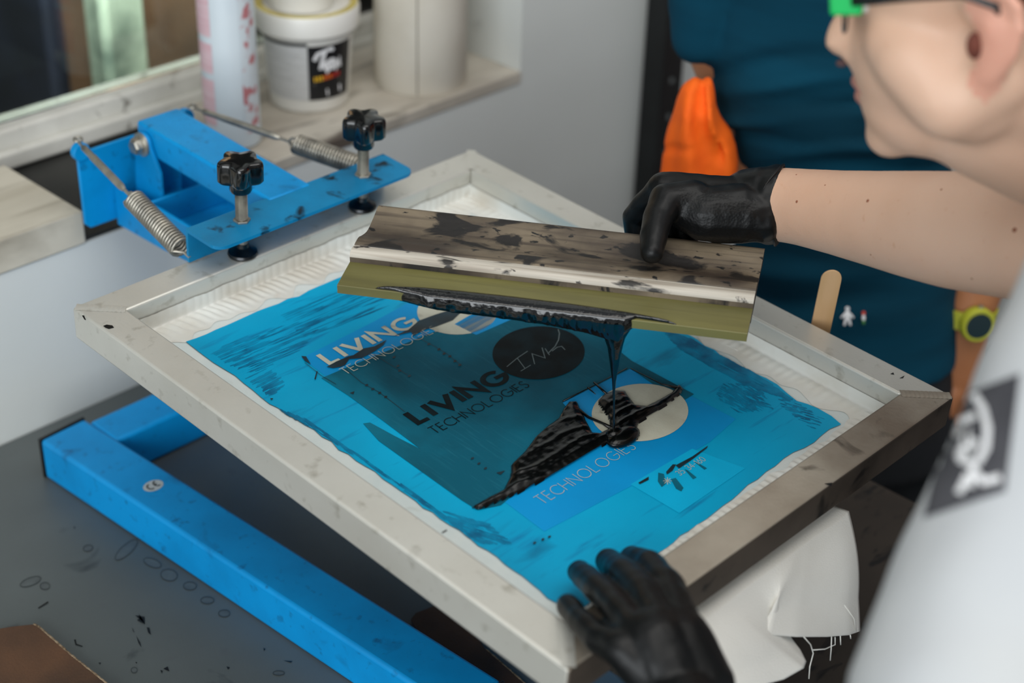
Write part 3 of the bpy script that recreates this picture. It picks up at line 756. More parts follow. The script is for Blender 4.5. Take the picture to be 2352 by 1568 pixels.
# dry ink scraped thin over the blue
def streaks(region, d, n, seed, ln=(20, 90), wd=(1.2, 5), mi=9):
    random.seed(seed); xs_ = [p[0] for p in region]; ys_ = [p[1] for p in region]; L_ = math.hypot(*d)
    def ins(x, y):
        c = False
        for i in range(len(region)):
            a, b = region[i], region[i - 1]
            if (a[1] > y) != (b[1] > y) and x < (b[0] - a[0]) * (y - a[1]) / (b[1] - a[1]) + a[0]: c = not c
        return c
    k = 0
    while k < n:
        x, y = random.uniform(min(xs_), max(xs_)), random.uniform(min(ys_), max(ys_))
        if not ins(x, y): continue
        k += 1; l = random.uniform(*ln) / 2; w_ = random.uniform(*wd) / 2; dx, dy = d[0] / L_, d[1] / L_; nx, ny = -dy, dx
        up = []; dn = []
        for q in range(-4, 5):
            t = q / 4; ww = w_ * (1 - t * t) ** .5 * random.uniform(.5, 1.2) + .15
            px, py = x + dx * l * t, y + dy * l * t
            if not ins(px, py): continue
            up.append((px + nx * ww, py + ny * ww)); dn.append((px - nx * ww, py - ny * ww))
        if len(up) > 2: 
            m_ = len(up); qs = [on_f(p, W1) for p in up + dn]; off = d_ * (.4 + .5 * random.random())
            em.add([fw(a, b, W1 + off) for a, b in qs], [[i, i + 1, m_ + i + 1, m_ + i] for i in range(m_ - 1)], mi)
streaks([(480, 812), (560, 770), (760, 720), (700, 800), (600, 850), (560, 860)], (1, -.42), 110, 1, (20, 110), (.8, 3))
streaks([(560, 868), (620, 840), (660, 880), (620, 915)], (1, -.5), 40, 2, mi=9)
streaks([(640, 720), (800, 660), (960, 650), (900, 700), (700, 780)], (1, -.42), 60, 3, (30, 140), (.8, 2.5), 9)
streaks([(1500, 740), (1600, 785), (1760, 872), (1830, 925), (1700, 880), (1560, 800)], (1, .52), 220, 4, (20, 110), (1, 5), 9)
streaks([(1660, 880), (1740, 880), (1780, 940), (1700, 950), (1640, 910)], (1, .5), 160, 5, (8, 40), (.8, 3), 9)
streaks([(1780, 900), (1850, 935), (1900, 965), (1870, 990), (1790, 930)], (1, .3), 40, 6, (10, 40), (1, 4), 9)
streaks([(620, 930), (700, 960), (1000, 1165), (1100, 1240), (1080, 1236), (900, 1105), (720, 985)], (1, .7), 120, 7, (15, 70), (1, 4), 9)
streaks([(1010, 1170), (1120, 1200), (1180, 1250), (1100, 1250)], (1, .35), 70, 8, (15, 70), (1, 6), 9)
# dried brush marks and ink flecks
for pts in [[(1512, 1085), (1525, 1088), (1530, 1110), (1520, 1118), (1511, 1105)], [(1541, 1100), (1552, 1097), (1570, 1120), (1565, 1128), (1553, 1122)], [(1572, 1077), (1580, 1080), (1600, 1096), (1592, 1100)], [(1595, 1060), (1602, 1062), (1624, 1075), (1618, 1078)]]:
    fpoly(em, pts, W1 + 3 * d_, 8)
for pts in [[(1552, 1068), (1590, 1048), (1626, 1023), (1624, 1028), (1592, 1053), (1560, 1075)], [(1530, 1083), (1545, 1066), (1553, 1066), (1545, 1080), (1532, 1089)], [(1466, 1108), (1490, 1094), (1490, 1101), (1470, 1111)],
            [(712, 822), (730, 815), (1012, 700), (1060, 680), (1050, 700), (1000, 726), (975, 742), (958, 752), (948, 766), (944, 758), (905, 770), (935, 755), (955, 735), (990, 722), (960, 735)][:0] or [(905, 771), (938, 757), (962, 736), (1000, 722), (1045, 708), (1062, 714), (1040, 735), (1000, 750), (975, 757), (950, 770), (944, 762)],
            [(750, 842), (772, 830), (800, 818), (812, 815), (835, 800), (860, 795), (888, 780), (880, 792), (862, 805), (850, 812), (830, 822), (802, 824), (792, 838), (782, 842), (765, 845)],
            [(692, 817), (703, 818), (714, 836), (700, 828)], [(722, 870), (727, 852), (730, 852), (725, 871)], [(803, 902), (814, 898), (812, 905)], [(620, 914), (628, 914), (624, 918)], [(1140, 1085), (1160, 1080), (1150, 1090)]]:
    fpoly(em, pts, W1 + 5 * d_, 7)
for ln in [[(793, 846), (830, 878), (870, 900), (900, 922), (930, 945)], [(950, 770), (1000, 796), (1030, 815), (1060, 840)], [(858, 812), (885, 830), (905, 842), (935, 860)], [(700, 832), (738, 862), (772, 882)]]:
    fline(em, ln, .0005, W1 + 5 * d_, 7)
for (x, y) in [(985, 790), (1008, 802), (1020, 812), (1033, 818), (1045, 829), (1056, 838), (905, 820), (914, 840), (918, 851), (940, 863), (842, 884), (856, 893), (872, 902), (886, 911), (1085, 1052), (1100, 1064), (1115, 1075), (1247, 1238), (1262, 1232), (1228, 1246)]:
    fpoly(em, oval(x, y, 4, 2.4, -25, 8), W1 + 5 * d_, 7)
put('emulsion', em, [M_emul, M_emulb, M_emull, M_dark, M_black, M_thin, M_cream, M_smear, MATS['exposed_teal'], M_scrape], screen, smooth=0, label='blue emulsion with exposed lettering and round logos')
# black dabs on the frame
for pts in [[(237, 748), (245, 745), (258, 747), (262, 752), (250, 755), (242, 752)], [(188, 724), (193, 724), (198, 735), (194, 734)], [(1014, 1222), (1026, 1215), (1027, 1219), (1016, 1225)], [(2045, 858), (2052, 855), (2054, 860)], [(2066, 868), (2078, 862), (2074, 868)], [(1893, 1110), (1912, 1108), (1910, 1116)]]:
    fd = MB(); fpoly(fd, pts, .0004, 0); put('ink_dab', fd, M_spot, screen, smooth=0, label='black ink dab')

# ================================================================== INK ON THE SCREEN
zz = 3.136
ip = [(960, 462), (1020, 462), (1040, 505), (1080, 590), (1130, 680), (1180, 690), (1265, 645), (1240, 560), (1190, 500), (1168, 455), (1215, 405), (1290, 380), (1365, 384), (1395, 430), (1440, 485), (1520, 490), (1610, 445), (1700, 395), (1750, 335), (1782, 362), (1760, 402), (1690, 462), (1590, 530), (1465, 610), (1440, 660), (1474, 705), (1440, 735), (1375, 748), (1290, 735), (1180, 785), (1040, 870), (830, 995), (600, 1115), (430, 1185), (330, 1228), (265, 1218), (380, 1150), (490, 1095), (540, 1000), (548, 912), (600, 860), (648, 812), (720, 715), (800, 640), (890, 575), (920, 515)]
ipx = [(1000 + a / zz, 780 + b / zz) for a, b in ip]
poly = [V((*on_f(p, W1), 0)) for p in ipx]
def inpoly(x, y):
    c = False; n = len(poly)
    for i in range(n):
        a, b = poly[i], poly[i - 1]
        if (a.y > y) != (b.y > y) and x < (b.x - a.x) * (y - a.y) / (b.y - a.y) + a.x: c = not c
    return c
def dist_edge(x, y):
    m = 9; p = V((x, y, 0)); n = len(poly)
    for i in range(n):
        a, b = poly[i - 1], poly[i]; ab = b - a; t = max(0, min(1, (p - a).dot(ab) / ab.length_squared)); m = min(m, (p - a - ab * t).length)
    return m
ink = MB(); st = .00125
xs = [p.x for p in poly]; ys = [p.y for p in poly]
nx_ = int((max(xs) - min(xs)) / st) + 2; ny_ = int((max(ys) - min(ys)) / st) + 2
idx = {}
def ivert(i, j):
    if (i, j) not in idx:
        x = min(xs) + i * st; y = min(ys) + j * st; d = dist_edge(x, y) * (1 if inpoly(x, y) else -.3)
        h = max(0, min(1, d / .007)) ** .5
        rid = .5 + .5 * math.sin((y * .99 + x * .10) * 430 + 3.5 * noise.noise(V((x * 22, y * 40, 0))))
        q = .0010 + .0042 * h * (.78 + .22 * rid ** 4) + .0006 * h * noise.noise(V((x * 160, y * 160, 4)))
        if d < 0: q = .0002
        idx[(i, j)] = len(ink.v); ink.v.append(fw(x, y, W1 + .0008 + q))
    return idx[(i, j)]
for i in range(nx_):
    for j in range(ny_):
        if inpoly(min(xs) + (i + .5) * st, min(ys) + (j + .5) * st):
            ink.f.append([ivert(i, j), ivert(i + 1, j), ivert(i + 1, j + 1), ivert(i, j + 1)]); ink.m.append(0)
# threads of ink pulled across the blue
def on_w(p, w=W1 + .0025): 
    q = on_f(p, w); return fw(q[0], q[1], w)
ink.tube([on_w((1330, 941)), on_w((1352, 958)), on_w((1385, 972)), on_w((1408, 985))], [.0016, .0012, .0011, .002], 8)
ink.tube([on_w((1293, 921)), on_w((1370, 882)), on_w((1440, 846))], [.0008, .0004, .0006], 6)
ink.tube([on_w((1364, 878)), on_w((1394, 905))], [.0009, .0012], 6); ink.tube([on_w((1350, 890)), on_w((1368, 905))], [.0009, .0003], 6)
ink.tube([on_w((1448, 846)), on_w((1520, 882)), on_w((1562, 892))], [.0005, .0006, .0016], 6)
# lump where the falling thread lands
c_ = on_w((1432, 1003), W1 + .003)
ink.ell(c_, .018, .010, .0055, FE, FY, FN); ink.ell(on_w((1412, 997), W1 + .004), .009, .007, .006, FE, FY, FN)
po = put('ink_pool', ink, M_inkrough, loc=fw(*on_f((1400, 1000), W1), W1), smooth=180)
tag(po, 'thick black ink pool ridged across the cream circle on the screen', 'ink')

# ================================================================== SQUEEGEE
ca = V((1, .121, -.12)); ce_ = V((.215, -.785, 1.0))
def cam_dir(c): return (RX * c[0] + RY * c[1] + RZ * c[2]).normalized()
QA = cam_dir(ca); QE = cam_dir(ce_); QE = (QE - QA * QE.dot(QA)).normalized(); QN = QA.cross(QE).normalized()
if QN.dot(RZ) > 0: QN = -QN                               # towards the camera / up
QO = at_d(1245, 709, 1.338) - QN * .0045
def qp(a, s_, h): return QO + QA * (a + .07 * s_) + QE * s_ + QN * h
def proj(p):
    q = p - CAM; z_ = q.dot(RZ); return (CX + F_PX * q.dot(RX) / z_, CY + F_PX * q.dot(RY) / z_)
# length and depth so that the ends meet the photographed ones
def solve(fn, target, lo, hi, comp):
    for _ in range(50):
        m = (lo + hi) / 2
        if fn(m)[comp] < target: lo = m
        else: hi = m
    return lo
aL = solve(lambda a: proj(qp(a, 0, .0045)), 774, -.3, 0, 0); aR = solve(lambda a: proj(qp(a, 0, .0045)), 1717, 0, .3, 0)
Stot = -solve(lambda s_: proj(qp(0, -s_, .008)), 516, -.2, 0, 1)
sl = Stot * .285
squeegee = empty('squeegee', QO, 'worn wooden squeegee with olive rubber blade held over the screen', 'squeegee')
def smooth_prof(pts, n=4):
    o = []
    m = len(pts)
    for i in range(m - 1):
        p0 = pts[max(i - 1, 0)]; p1 = pts[i]; p2 = pts[i + 1]; p3 = pts[min(i + 2, m - 1)]
        for k in range(n):
            t = k / n
            o.append(tuple(.5 * ((2 * b) + (-a + c) * t + (2 * a - 5 * b + 4 * c - d) * t * t + (-a + 3 * b - 3 * c + d) * t ** 3) for a, b, c, d in zip(p0, p1, p2, p3)))
    return o + [pts[-1]]
E_ = Stot
topc = [(sl, .0088), (sl + .0012, .0118), (sl + .005, .0135), (sl + .0105, .0128), (sl + .0125, .0116), (sl + .014, .0128), (sl + .024, .0125), (sl + .033, .0085), (sl + .045, .0042), (E_ - .030, .0040), (E_ - .016, .0065), (E_ - .006, .0085), (E_ - .001, .006), (E_, .0)]
topc = smooth_prof(topc, 4)
botc = [(s_, -h) for s_, h in topc[::-1][1:]]
prof_h = topc + botc
Nseg = 40
def hring(a): 
    return [qp(a, s_, h) for s_, h in prof_h]
hb = MB().loft([hring(aL + (aR - aL) * i / Nseg) for i in range(Nseg + 1)], cap=True)
iLip = [k for k, (s_, h) in enumerate(prof_h) if s_ < sl + .0128 and h > 0]
np_ = len(prof_h)
for fi in range(len(hb.f)):
    f_ = hb.f[fi]
    if len(f_) == 4:
        k = f_[0] % np_
        if k in iLip and (k + 1) in iLip: hb.m[fi] = 1
    else: hb.m[fi] = 2
hd_ = put('handle', hb, [M_wood, M_woodlip, M_woodend], squeegee, smooth=50, label='ink stained wooden handle')
quv = lambda p: ((p - QO).dot(QA), (p - QO).dot(QE) + .3 * max(0, (p - QO).dot(QN)))
set_uv(hd_, quv)
bl_ = MB(); bp_ = [(0.0005, .0040), (0, .0035), (0, -.0040), (.0005, -.0045), (sl + .012, -.0045), (sl + .012, .0040)]
bl_.loft([[qp(aL + (aR - aL) * i / 30, s_, h) for s_, h in bp_] for i in range(31)])
set_uv(put('blade', bl_, M_blade, squeegee, smooth=30), quv)
# ================================================================== INK ON THE BLADE AND FALLING THREAD
ib = MB()
a_of = lambda px: solve(lambda a: proj(qp(a, 0, -.004)), px, -.3, .3, 0)
topline = [(852, 0.0), (875, .004), (900, .006), (960, .0095), (1050, .011), (1180, .0115), (1300, .011), (1380, .010), (1430, .009), (1470, .0075), (1500, .006), (1530, .004), (1552, .001)]
hang = [(852, .0), (900, .0), (945, .0015), (990, .003), (1050, .0042), (1120, .0042), (1180, .0045), (1250, .0055), (1300, .007), (1350, .009), (1390, .0125), (1420, .0135), (1434, .007), (1450, .001), (1500, .0), (1552, .0)]
def tab(t, x):
    for (a, b), (c, d) in zip(t, t[1:]):
        if a <= x <= c: return b + (d - b) * (x - a) / (c - a)
    return t[0][1] if x < t[0][0] else t[-1][1]
rings = []
for i in range(121):
    px = 852 + 700 * i / 120; a = a_of(px); s1 = max(tab(topline, px), .0008); hg = tab(hang, px)
    fat = .0022 * min(1, s1 / .005); cov = min(1, max(0, (px - 900) / 90)) * (1 if px < 1434 else max(0, 1 - (px - 1434) / 22))
    lump = (.0012 * noise.noise(V((px * .035, 0, 0))) + .0011 * noise.noise(V((px * .11, 3, 0)))) * cov
    s0 = .0012 * (1 - cov) + .0 ; 
    if cov < .05 and px > 900: s0 = s1 * .35
    rg = [(s1 + .001, .0030), (s1, .0042 + fat * .35), (s1 * .6, .0046 + fat), (max(s0, s1 * .25), .0046 + fat), (s0 - .002 * cov, .0040 + fat * .6), (s0 - (.0036 + lump) * cov, .0005 * (1 if cov > .1 else 7)),
          (s0 - (.0038 + lump * 2) * cov, -.0030 - hg * .5) if cov > .05 else (s0, .0030), (s0 - (.0022 - lump) * cov, -.0045 - hg) if cov > .05 else (s0, .0030), (.0018, -.0050 - hg * .8) if cov > .05 else (s0 + .0005, .0028),
          (.0045, -.0046 - hg * .25) if cov > .05 else (s0 + .001, .0028), (.006, -.0038) if cov > .05 else (s0 + .001, .0028), (.004, -.001) if cov > .05 else (s0 + .002, .0028)]
    rings.append([qp(a, s_, h) for s_, h in rg])
ib.loft(rings)
hit = fw(*on_f((1410, 996), W1 + .004), W1 + .004)
topd = qp(a_of(1412), -.002, -.011)
drop = []
for (y, x, w) in [(742, 1414, 46), (760, 1411, 36), (775, 1412, 25), (795, 1413, 18), (820, 1412, 13.5), (850, 1411, 8.5), (875, 1410.5, 5), (900, 1410, 3.6), (950, 1410, 3.0), (985, 1410, 3.6), (1000, 1409, 9)]:
    t = (y - 742) / (1000 - 742)
    d0 = (topd - CAM).dot(RZ); d1 = (hit - CAM).dot(RZ)
    d = d0 + (d1 - d0) * t
    drop.append((CAM + ray((x, y)) * d, max(.0011, w / F_PX * d)))
pts_, rads_ = [p for p, r in drop], [r for p, r in drop]
# flattened near the blade
def fl_ring(p, r, t):
    fl = .16 + .84 * min(1, t * 2.6)
    return [p + RX * (r * math.cos(a)) + QE * (max(r * fl, .0011) * math.sin(a)) for a in [2 * PI * k / 16 for k in range(16)]]
ib.loft([fl_ring(p, r, i / (len(drop) - 1)) for i, (p, r) in enumerate(drop)])
ime = baked(ib, 'wet_ink', .00085, 4, off=QO)
ino = put('wet_ink', None, M_ink, loc=QO, smooth=180, me=ime)
tag(ino, 'glossy wet black ink running off the squeegee blade in a thread', 'ink')

# ================================================================== PEOPLE
def head_mesh(mb, H, Fd, Ud, Ld, sc=1.0):
    """head: H centre between ears, Fd face direction, Ud up, Ld to the person's left"""
    p = lambda f, u, l: H + (Fd * (f * .86 if f > 0 else f) + Ud * u + Ld * l) * sc
    E = lambda c, f, u, l: mb.ell(c, f * sc, l * sc, u * sc, Fd, Ld, Ud, nu=28, nv=18)
    E(p(-.015, .045, 0), .096, .080, .074)      # cranium
    E(p(.030, .035, 0), .066, .072, .064)       # forehead
    E(p(.030, -.030, 0), .066, .062, .060)      # face
    E(p(.045, -.058, 0), .048, .048, .047)      # jaw
    E(p(.074, -.092, 0), .020, .017, .022)      # chin
    for s_ in (-1, 1):
        E(p(.055, -.012, .038 * s_), .030, .026, .024)   # cheekbone
        E(p(.004, -.035, .052 * s_), .034, .042, .018)   # side of jaw
        E(p(.083, .038, .026 * s_), .014, .008, .024)    # brow
        E(p(.084, .020, .031 * s_), .010, .011, .013)    # lids
        E(p(.102, -.030, .011 * s_), .010, .008, .008)   # nostril wings
        # ear: rim, lobe, bowl
        ec = p(-.004, .002, .073 * s_)
        rim = [ec + (Fd * (f) + Ud * u + Ld * (l * s_)) * sc for f, u, l in [(.008, .012, .0), (.010, .024, .004), (.002, .034, .009), (-.012, .036, .013), (-.022, .026, .015), (-.024, .010, .015), (-.019, -.008, .012), (-.010, -.022, .007), (-.001, -.030, .004), (.006, -.024, .001)]]
        mb.chain([(q, .0048 * sc) for q in rim], 10)
        mb.chain([(ec + (Fd * -.008 + Ud * .012 + Ld * (.004 * s_)) * sc, .011 * sc), (ec + (Fd * -.004 + Ud * -.012 + Ld * (.002 * s_)) * sc, .010 * sc)], 10)
        mb.chain([(ec + (Fd * -.012 + Ud * .020 + Ld * (.009 * s_)) * sc, .0035 * sc), (ec + (Fd * -.014 + Ud * 0 + Ld * (.010 * s_)) * sc, .004 * sc), (ec + (Fd * -.004 + Ud * -.022 + Ld * (.006 * s_)) * sc, .007 * sc)], 10)
    mb.chain([(p(.088, .030, 0), .009 * sc), (p(.104, .002, 0), .009 * sc), (p(.116, -.024, 0), .0115 * sc)])
    mb.chain([(p(.100, -.036, 0), .007 * sc), (p(.094, -.046, 0), .008 * sc)])
    mb.chain([(p(.088, -.054, -.018), .006 * sc), (p(.096, -.053, 0), .0075 * sc), (p(.088, -.054, .018), .006 * sc)])
    mb.chain([(p(.086, -.064, -.015), .006 * sc), (p(.093, -.064, 0), .0078 * sc), (p(.086, -.064, .015), .006 * sc)])
    return p
def fingers(mb, fs):
    for f in fs: mb.chain(f, 12)
# ---------------------------------------------------------------- the printer in the white T-shirt
ear1 = at_d(2240, 106, 1.0)
phi, bet = math.radians(20), math.radians(9)
Fh = (-RH * math.cos(phi) + FH * math.sin(phi)).normalized()
F1 = (Fh * math.cos(bet) - UP * math.sin(bet)).normalized(); U1 = (UP * math.cos(bet) + Fh * math.sin(bet)).normalized(); L1 = U1.cross(F1).normalized()
H1c = ear1 - L1 * .078
bodyF = Fh; bodyL = UP.cross(Fh).normalized()
neckb = at_d(2640, 385, 1.13)
hip = V((neckb.x, neckb.y, .95)) - Fh * .27
feet = hip.copy(); feet.z = 0
printer = empty('person', V((feet.x, feet.y, 0)), 'person in white T-shirt and black gloves leaning over the screen with squeegee', 'person')
bm1 = MB()
hp = head_mesh(bm1, H1c, F1, U1, L1, .96)
bm1.chain([(hp(-.02, -.04, 0), .056), (neckb + UP * .03, .056), (neckb - UP * .02, .064)], 20)
bm1.chain([(hp(.058, -.066, 0), .032), (hp(.0, -.070, 0), .048), (hp(-.02, -.08, 0).lerp(neckb, .5), .054)], 20)
bm1.chain([(hp(.05, -.02, .045), .026), (hp(.02, -.045, .052), .028), (hp(-.01, -.03, .05), .026)], 16)
shR = neckb - bodyL * .15 - UP * .07 - Fh * .02; shL = neckb + bodyL * .165 - UP * .055
# right arm (away from camera) reaching left to the squeegee
wr = at_d(1775, 474, 1.425); elbR = at_d(2500, 640, 1.17)
def armring(y0, y1, x, d):                                  # arm sections measured on the photo
    c = at_d(x, (y0 + y1) / 2, d); return (c, (y1 - y0) / 2 / F_PX * d * KS)
sec = [(386, 556, 1760, 1.43), (384, 556, 1800, 1.422), (387, 566, 1850, 1.405), (390, 588, 1930, 1.375), (391, 612, 2010, 1.345), (391, 640, 2100, 1.31), (392, 664, 2190, 1.275), (398, 682, 2290, 1.24), (420, 700, 2400, 1.20), (460, 730, 2500, 1.17)]
bm1.chain([armring(*s_) for s_ in sec] + [(elbR, .042)], 24)
bm1.chain([(elbR, .044), (shR, .055)], 20)
# left arm down to the hand on the frame
wL = at_d(1575, 1700, 1.05); elL = at_d(2120, 2080, .85); shLp = at_d(2680, 560, .885)
bm1.chain([(wL, .029), (wL.lerp(elL, .55), .040), (elL, .042)], 18); bm1.chain([(elL, .044), (shLp, .055)], 18)
# trunk
for t, rx_, ry_ in ((.12, .085, .14), (.36, .095, .145), (.66, .10, .14), (1, .105, .145)):
    bm1.ell(neckb.lerp(hip, t * .9 + .10), rx_, ry_, .115, Fh, bodyL, UP)
bm1.chain([(shL.lerp(neckb, .4) - UP * .02, .05), (shLp, .052)], 16); bm1.chain([(shR.lerp(neckb, .4) - UP * .02, .05), (shR, .052)], 16)
for s_ in (-1, 1):
    h0 = hip + bodyL * (.085 * s_); bm1.chain([(h0, .082), (V((h0.x, h0.y, .48)) + Fh * .01, .058), (V((h0.x, h0.y, .09)) - Fh * .01, .042)], 16)
    bm1.chain([(V((h0.x, h0.y, .05)), .042), (V((h0.x, h0.y, .035)) + Fh * .15, .035)], 12)
me = baked(bm1, 'body', .0042, 12, off=printer.location)
M_earskin = pmat('ear_skin', '#d69f89', .5, col2='#cf9580', ns=30, sss=.15)
body1 = put('body', None, [M_skin, M_earskin], printer, smooth=180, me=me)
for p_ in me.polygons:
    q_ = p_.center + printer.location - hp(-.006, .002, .080); q2_ = p_.center + printer.location - hp(-.006, .002, -.080)
    for qq, sg in ((q_, 1), (q2_, -1)):
        if ((qq.dot(F1) + .006) / .021) ** 2 + (qq.dot(U1) / .041) ** 2 < 1 and qq.dot(L1) * sg > -.003: p_.material_index = 1
# small moles on the forearm, dark ear hollow, nostril, eye
bvh1 = BVHTree.FromPolygons([v.co + printer.location for v in me.vertices], [list(p.vertices) for p in me.polygons])
for (x, y, r) in [(1830, 463, 3.4), (1993, 461, 4), (1829, 401, 2), (2330, 528, 5), (2162, 435, 2.6), (1895, 425, 2), (2232, 640, 2.4), (2000, 585, 2)]:
    h_ = bvh1.ray_cast(CAM, ray((x, y)).normalized())
    if h_[0]:
        k = r / F_PX * 1.35; x_, y_, a_ = basis(h_[1]); put('mole', MB().ell(h_[0], k, k, k * .3, x_, y_, a_, nu=10, nv=6), M_mole, body1, smooth=180)
for s_ in (-1, 1):
    put('eye', MB().ell(hp(.086, .018, .031 * s_), .0118, .0118, .0118, F1, L1, U1), M_eye, printer, smooth=180)
    put('iris', MB().ell(hp(.0955, .012, .031 * s_), .003, .0056, .0056, F1, L1, U1), M_iris, printer, smooth=180)
lp = MB(); lp.chain([(hp(.092, -.054, -.018), .0045), (hp(.1005, -.053, 0), .0055), (hp(.092, -.054, .018), .0045)]); lp.chain([(hp(.090, -.064, -.015), .0045), (hp(.0975, -.064, 0), .0058), (hp(.090, -.064, .015), .0045)])
put('lips', lp, M_lip, printer, smooth=180)
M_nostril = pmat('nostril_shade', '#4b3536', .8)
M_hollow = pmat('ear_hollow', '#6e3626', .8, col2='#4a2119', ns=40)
for s_ in (-1, 1):
    put('ear_hollow', MB().ell(hp(.0005, .000, .0805 * s_), .0050, .0035, .0085, F1, L1, U1), M_hollow, printer, smooth=180)
    put('nostril', MB().ell(hp(.112, -.037, .0095 * s_), .004, .0035, .0026, F1, L1, U1), M_nostril, printer, smooth=180)
# hair
hr = MB()
def hairshell(a, b):
    th = -PI + 2 * PI * a; el = -.62 + (PI / 2 + .62) * b
    front = .5 + .5 * math.cos(th)
    el2 = el if front < .2 else max(el, -.62 + (1.25) * min(1, (front - .2) * 1.45))
    f = math.cos(el2) * math.cos(th); l = math.cos(el2) * math.sin(th); u = math.sin(el2)
    r = 1.0 + .02 * noise.noise(V((f * 9, l * 9, u * 9)))
    return hp(-.015 + .108 * f * r, .042 + .092 * u * r, .084 * l * r)
hr.grid(hairshell, 64, 26)
hme = hr.mesh('hair', printer.location); hbm = bmesh.new(); hbm.from_mesh(hme); bmesh.ops.remove_doubles(hbm, verts=hbm.verts, dist=.0004); hbm.to_mesh(hme); hbm.free()
put('hair', None, M_hair, printer, smooth=180, solid=.008, me=hme)
# glasses
gl = empty_parent = None
gm = MB()
gp = hp
temL = [gp(.088, .029, .078), (gp(.050, .032, .081)), gp(.010, .034, .083), gp(-.012, .026, .083), gp(-.022, .008, .080)]
temR = [gp(.088, .029, -.078), (gp(.050, .032, -.081)), gp(.010, .034, -.083), gp(-.012, .026, -.083), gp(-.022, .008, -.080)]
for tm in (temL, temR): gm.tube(tm, [.0042, .0034, .0028, .0028, .0032], 10)
gm.tube([gp(.110, .026, .012), gp(.114, .030, 0), gp(.110, .026, -.012)], .0016, 8)
for s_ in (-1, 1):
    rim = [gp(.109 - .012 * ((.037 + .027 * math.cos(t)) / .06) ** 2 + .0, .017 + .021 * math.sin(t), s_ * (.037 + .027 * math.cos(t))) for t in [2 * PI * i / 28 for i in range(28)]]
    gm.tube(rim, .0011, 8, closed=True)
glasses = put('glasses', gm, M_plastic, printer, smooth=180)
for s_ in (-1, 1): put('hinge_tip', MB().box(gp(.093, .027, .077 * s_), .020, .006, .0150, F1, L1, U1), M_green, glasses, bevel=.002, label='bright green hinge tip')
ln = MB()
for s_ in (-1, 1):
    rim = [gp(.109 - .012 * ((.037 + .026 * math.cos(t)) / .06) ** 2, .017 + .020 * math.sin(t), s_ * (.037 + .026 * math.cos(t))) for t in [2 * PI * i / 28 for i in range(28)]]
    ln.add(rim, [list(range(28))])
put('lens', ln, M_lens, glasses, smooth=180)
# T-shirt
ts = MB()
slv0 = at_d(2690, 560, .90); slv1 = at_d(2318, 1500, .862); slv2 = at_d(2265, 1660, .852)
ts.chain([(slv0, .066), (slv0.lerp(slv1, .5), .069), (slv1, .071), (slv2, .073)], 28)
for t, rx_, ry_ in ((.04, .095, .13), (.12, .118, .178), (.33, .128, .18), (.66, .135, .175), (.98, .135, .178)):
    ts.ell(neckb.lerp(hip, t * .9 + .10), rx_, ry_, .13, Fh, bodyL, UP)
ts.chain([(shL.lerp(neckb, .5) - Fh * .02, .066), (slv0, .066)], 18); ts.chain([(shR.lerp(neckb, .6), .068), (shR, .074), (shR.lerp(elbR, .66), .080)], 18)
ts.chain([(neckb - UP * .035 + bodyL * .05, .055), (neckb - UP * .035 - bodyL * .05, .055)], 16)
def shirt_fold(co, n):
    return .0035 * noise.noise(co * 14) + .0016 * noise.noise(V((co.x * 30, co.y * 30, co.z * 12)))
ms = baked(ts, 't_shirt', .0055, 8, off=printer.location, disp=shirt_fold)
shirt = put('t_shirt', None, M_shirt, printer, smooth=180, me=ms)
bvs = BVHTree.FromPolygons([v.co + printer.location for v in ms.vertices], [list(p.vertices) for p in ms.polygons])
def drape_pt(p, lift):
    h_ = bvs.ray_cast(CAM, ray(p).normalized())
    if h_[0] is None:
        h2 = bvs.find_nearest(at_d(p[0], p[1], .83)); return h2[0] + h2[1] * lift
    return h_[0] + h_[1] * lift
lg = MB()
cs = [(2205, 905), (2342, 858), (2340, 1010), (2286, 1148), (2124, 1192)]
def lgrid(a, b):
    tl, tr_, br_, bl__ = (2192, 915), (2344, 858), (2310, 1128), (2122, 1190)
    x = (tl[0] * (1 - a) + tr_[0] * a) * (1 - b) + (bl__[0] * (1 - a) + br_[0] * a) * b
    y = (tl[1] * (1 - a) + tr_[1] * a) * (1 - b) + (bl__[1] * (1 - a) + br_[1] * a) * b
    return drape_pt((x, y), .0006)
lg.grid(lgrid, 16, 24)
def dline(pts, wpx, lift, mi):
    o = []
    for (a, b) in zip(pts, pts[1:]):
        n = max(2, int(math.hypot(b[0] - a[0], b[1] - a[1]) / 8))
        for i in range(n): o.append((a[0] + (b[0] - a[0]) * i / n, a[1] + (b[1] - a[1]) * i / n))
    o.append(pts[-1]); L, Rr = stroke_quads(o, wpx); n = len(L)
    lg.add([drape_pt((p.x, p.y), lift) for p in L] + [drape_pt((p.x, p.y), lift) for p in Rr], [[i, i + 1, n + i + 1, n + i] for i in range(n - 1)], mi)
for pts in [[(2182, 960), (2205, 1002)], [(2192, 978), (2245, 955)], [(2240, 905), (2262, 940), (2272, 985), (2268, 1030), (2248, 1065)], [(2205, 1055), (2226, 1000), (2222, 1048), (2246, 1010)], [(2205, 1055), (2240, 1068), (2232, 1120)], [(2236, 1078), (2262, 1108), (2300, 1098)], [(2228, 1090), (2205, 1135)]]:
    dline(pts, 17, .0011, 1)
lg_main = lg
for pts in [[(2240, 812), (2232, 850)], [(2302, 640), (2290, 660)]]:
    lg = MB(); dline(pts, 14, .0008, 0); put('ink_drop', lg, M_shirtlogo, shirt, smooth=180, label='dark printed drop')
lg = lg_main
put('logo_print', lg, [M_shirtlogo, M_lwhite], shirt, smooth=180, label='charcoal patch with white hand-drawn script')
tr1 = MB()
tr1.ell(hip, .14, .18, .12, Fh, bodyL, UP)
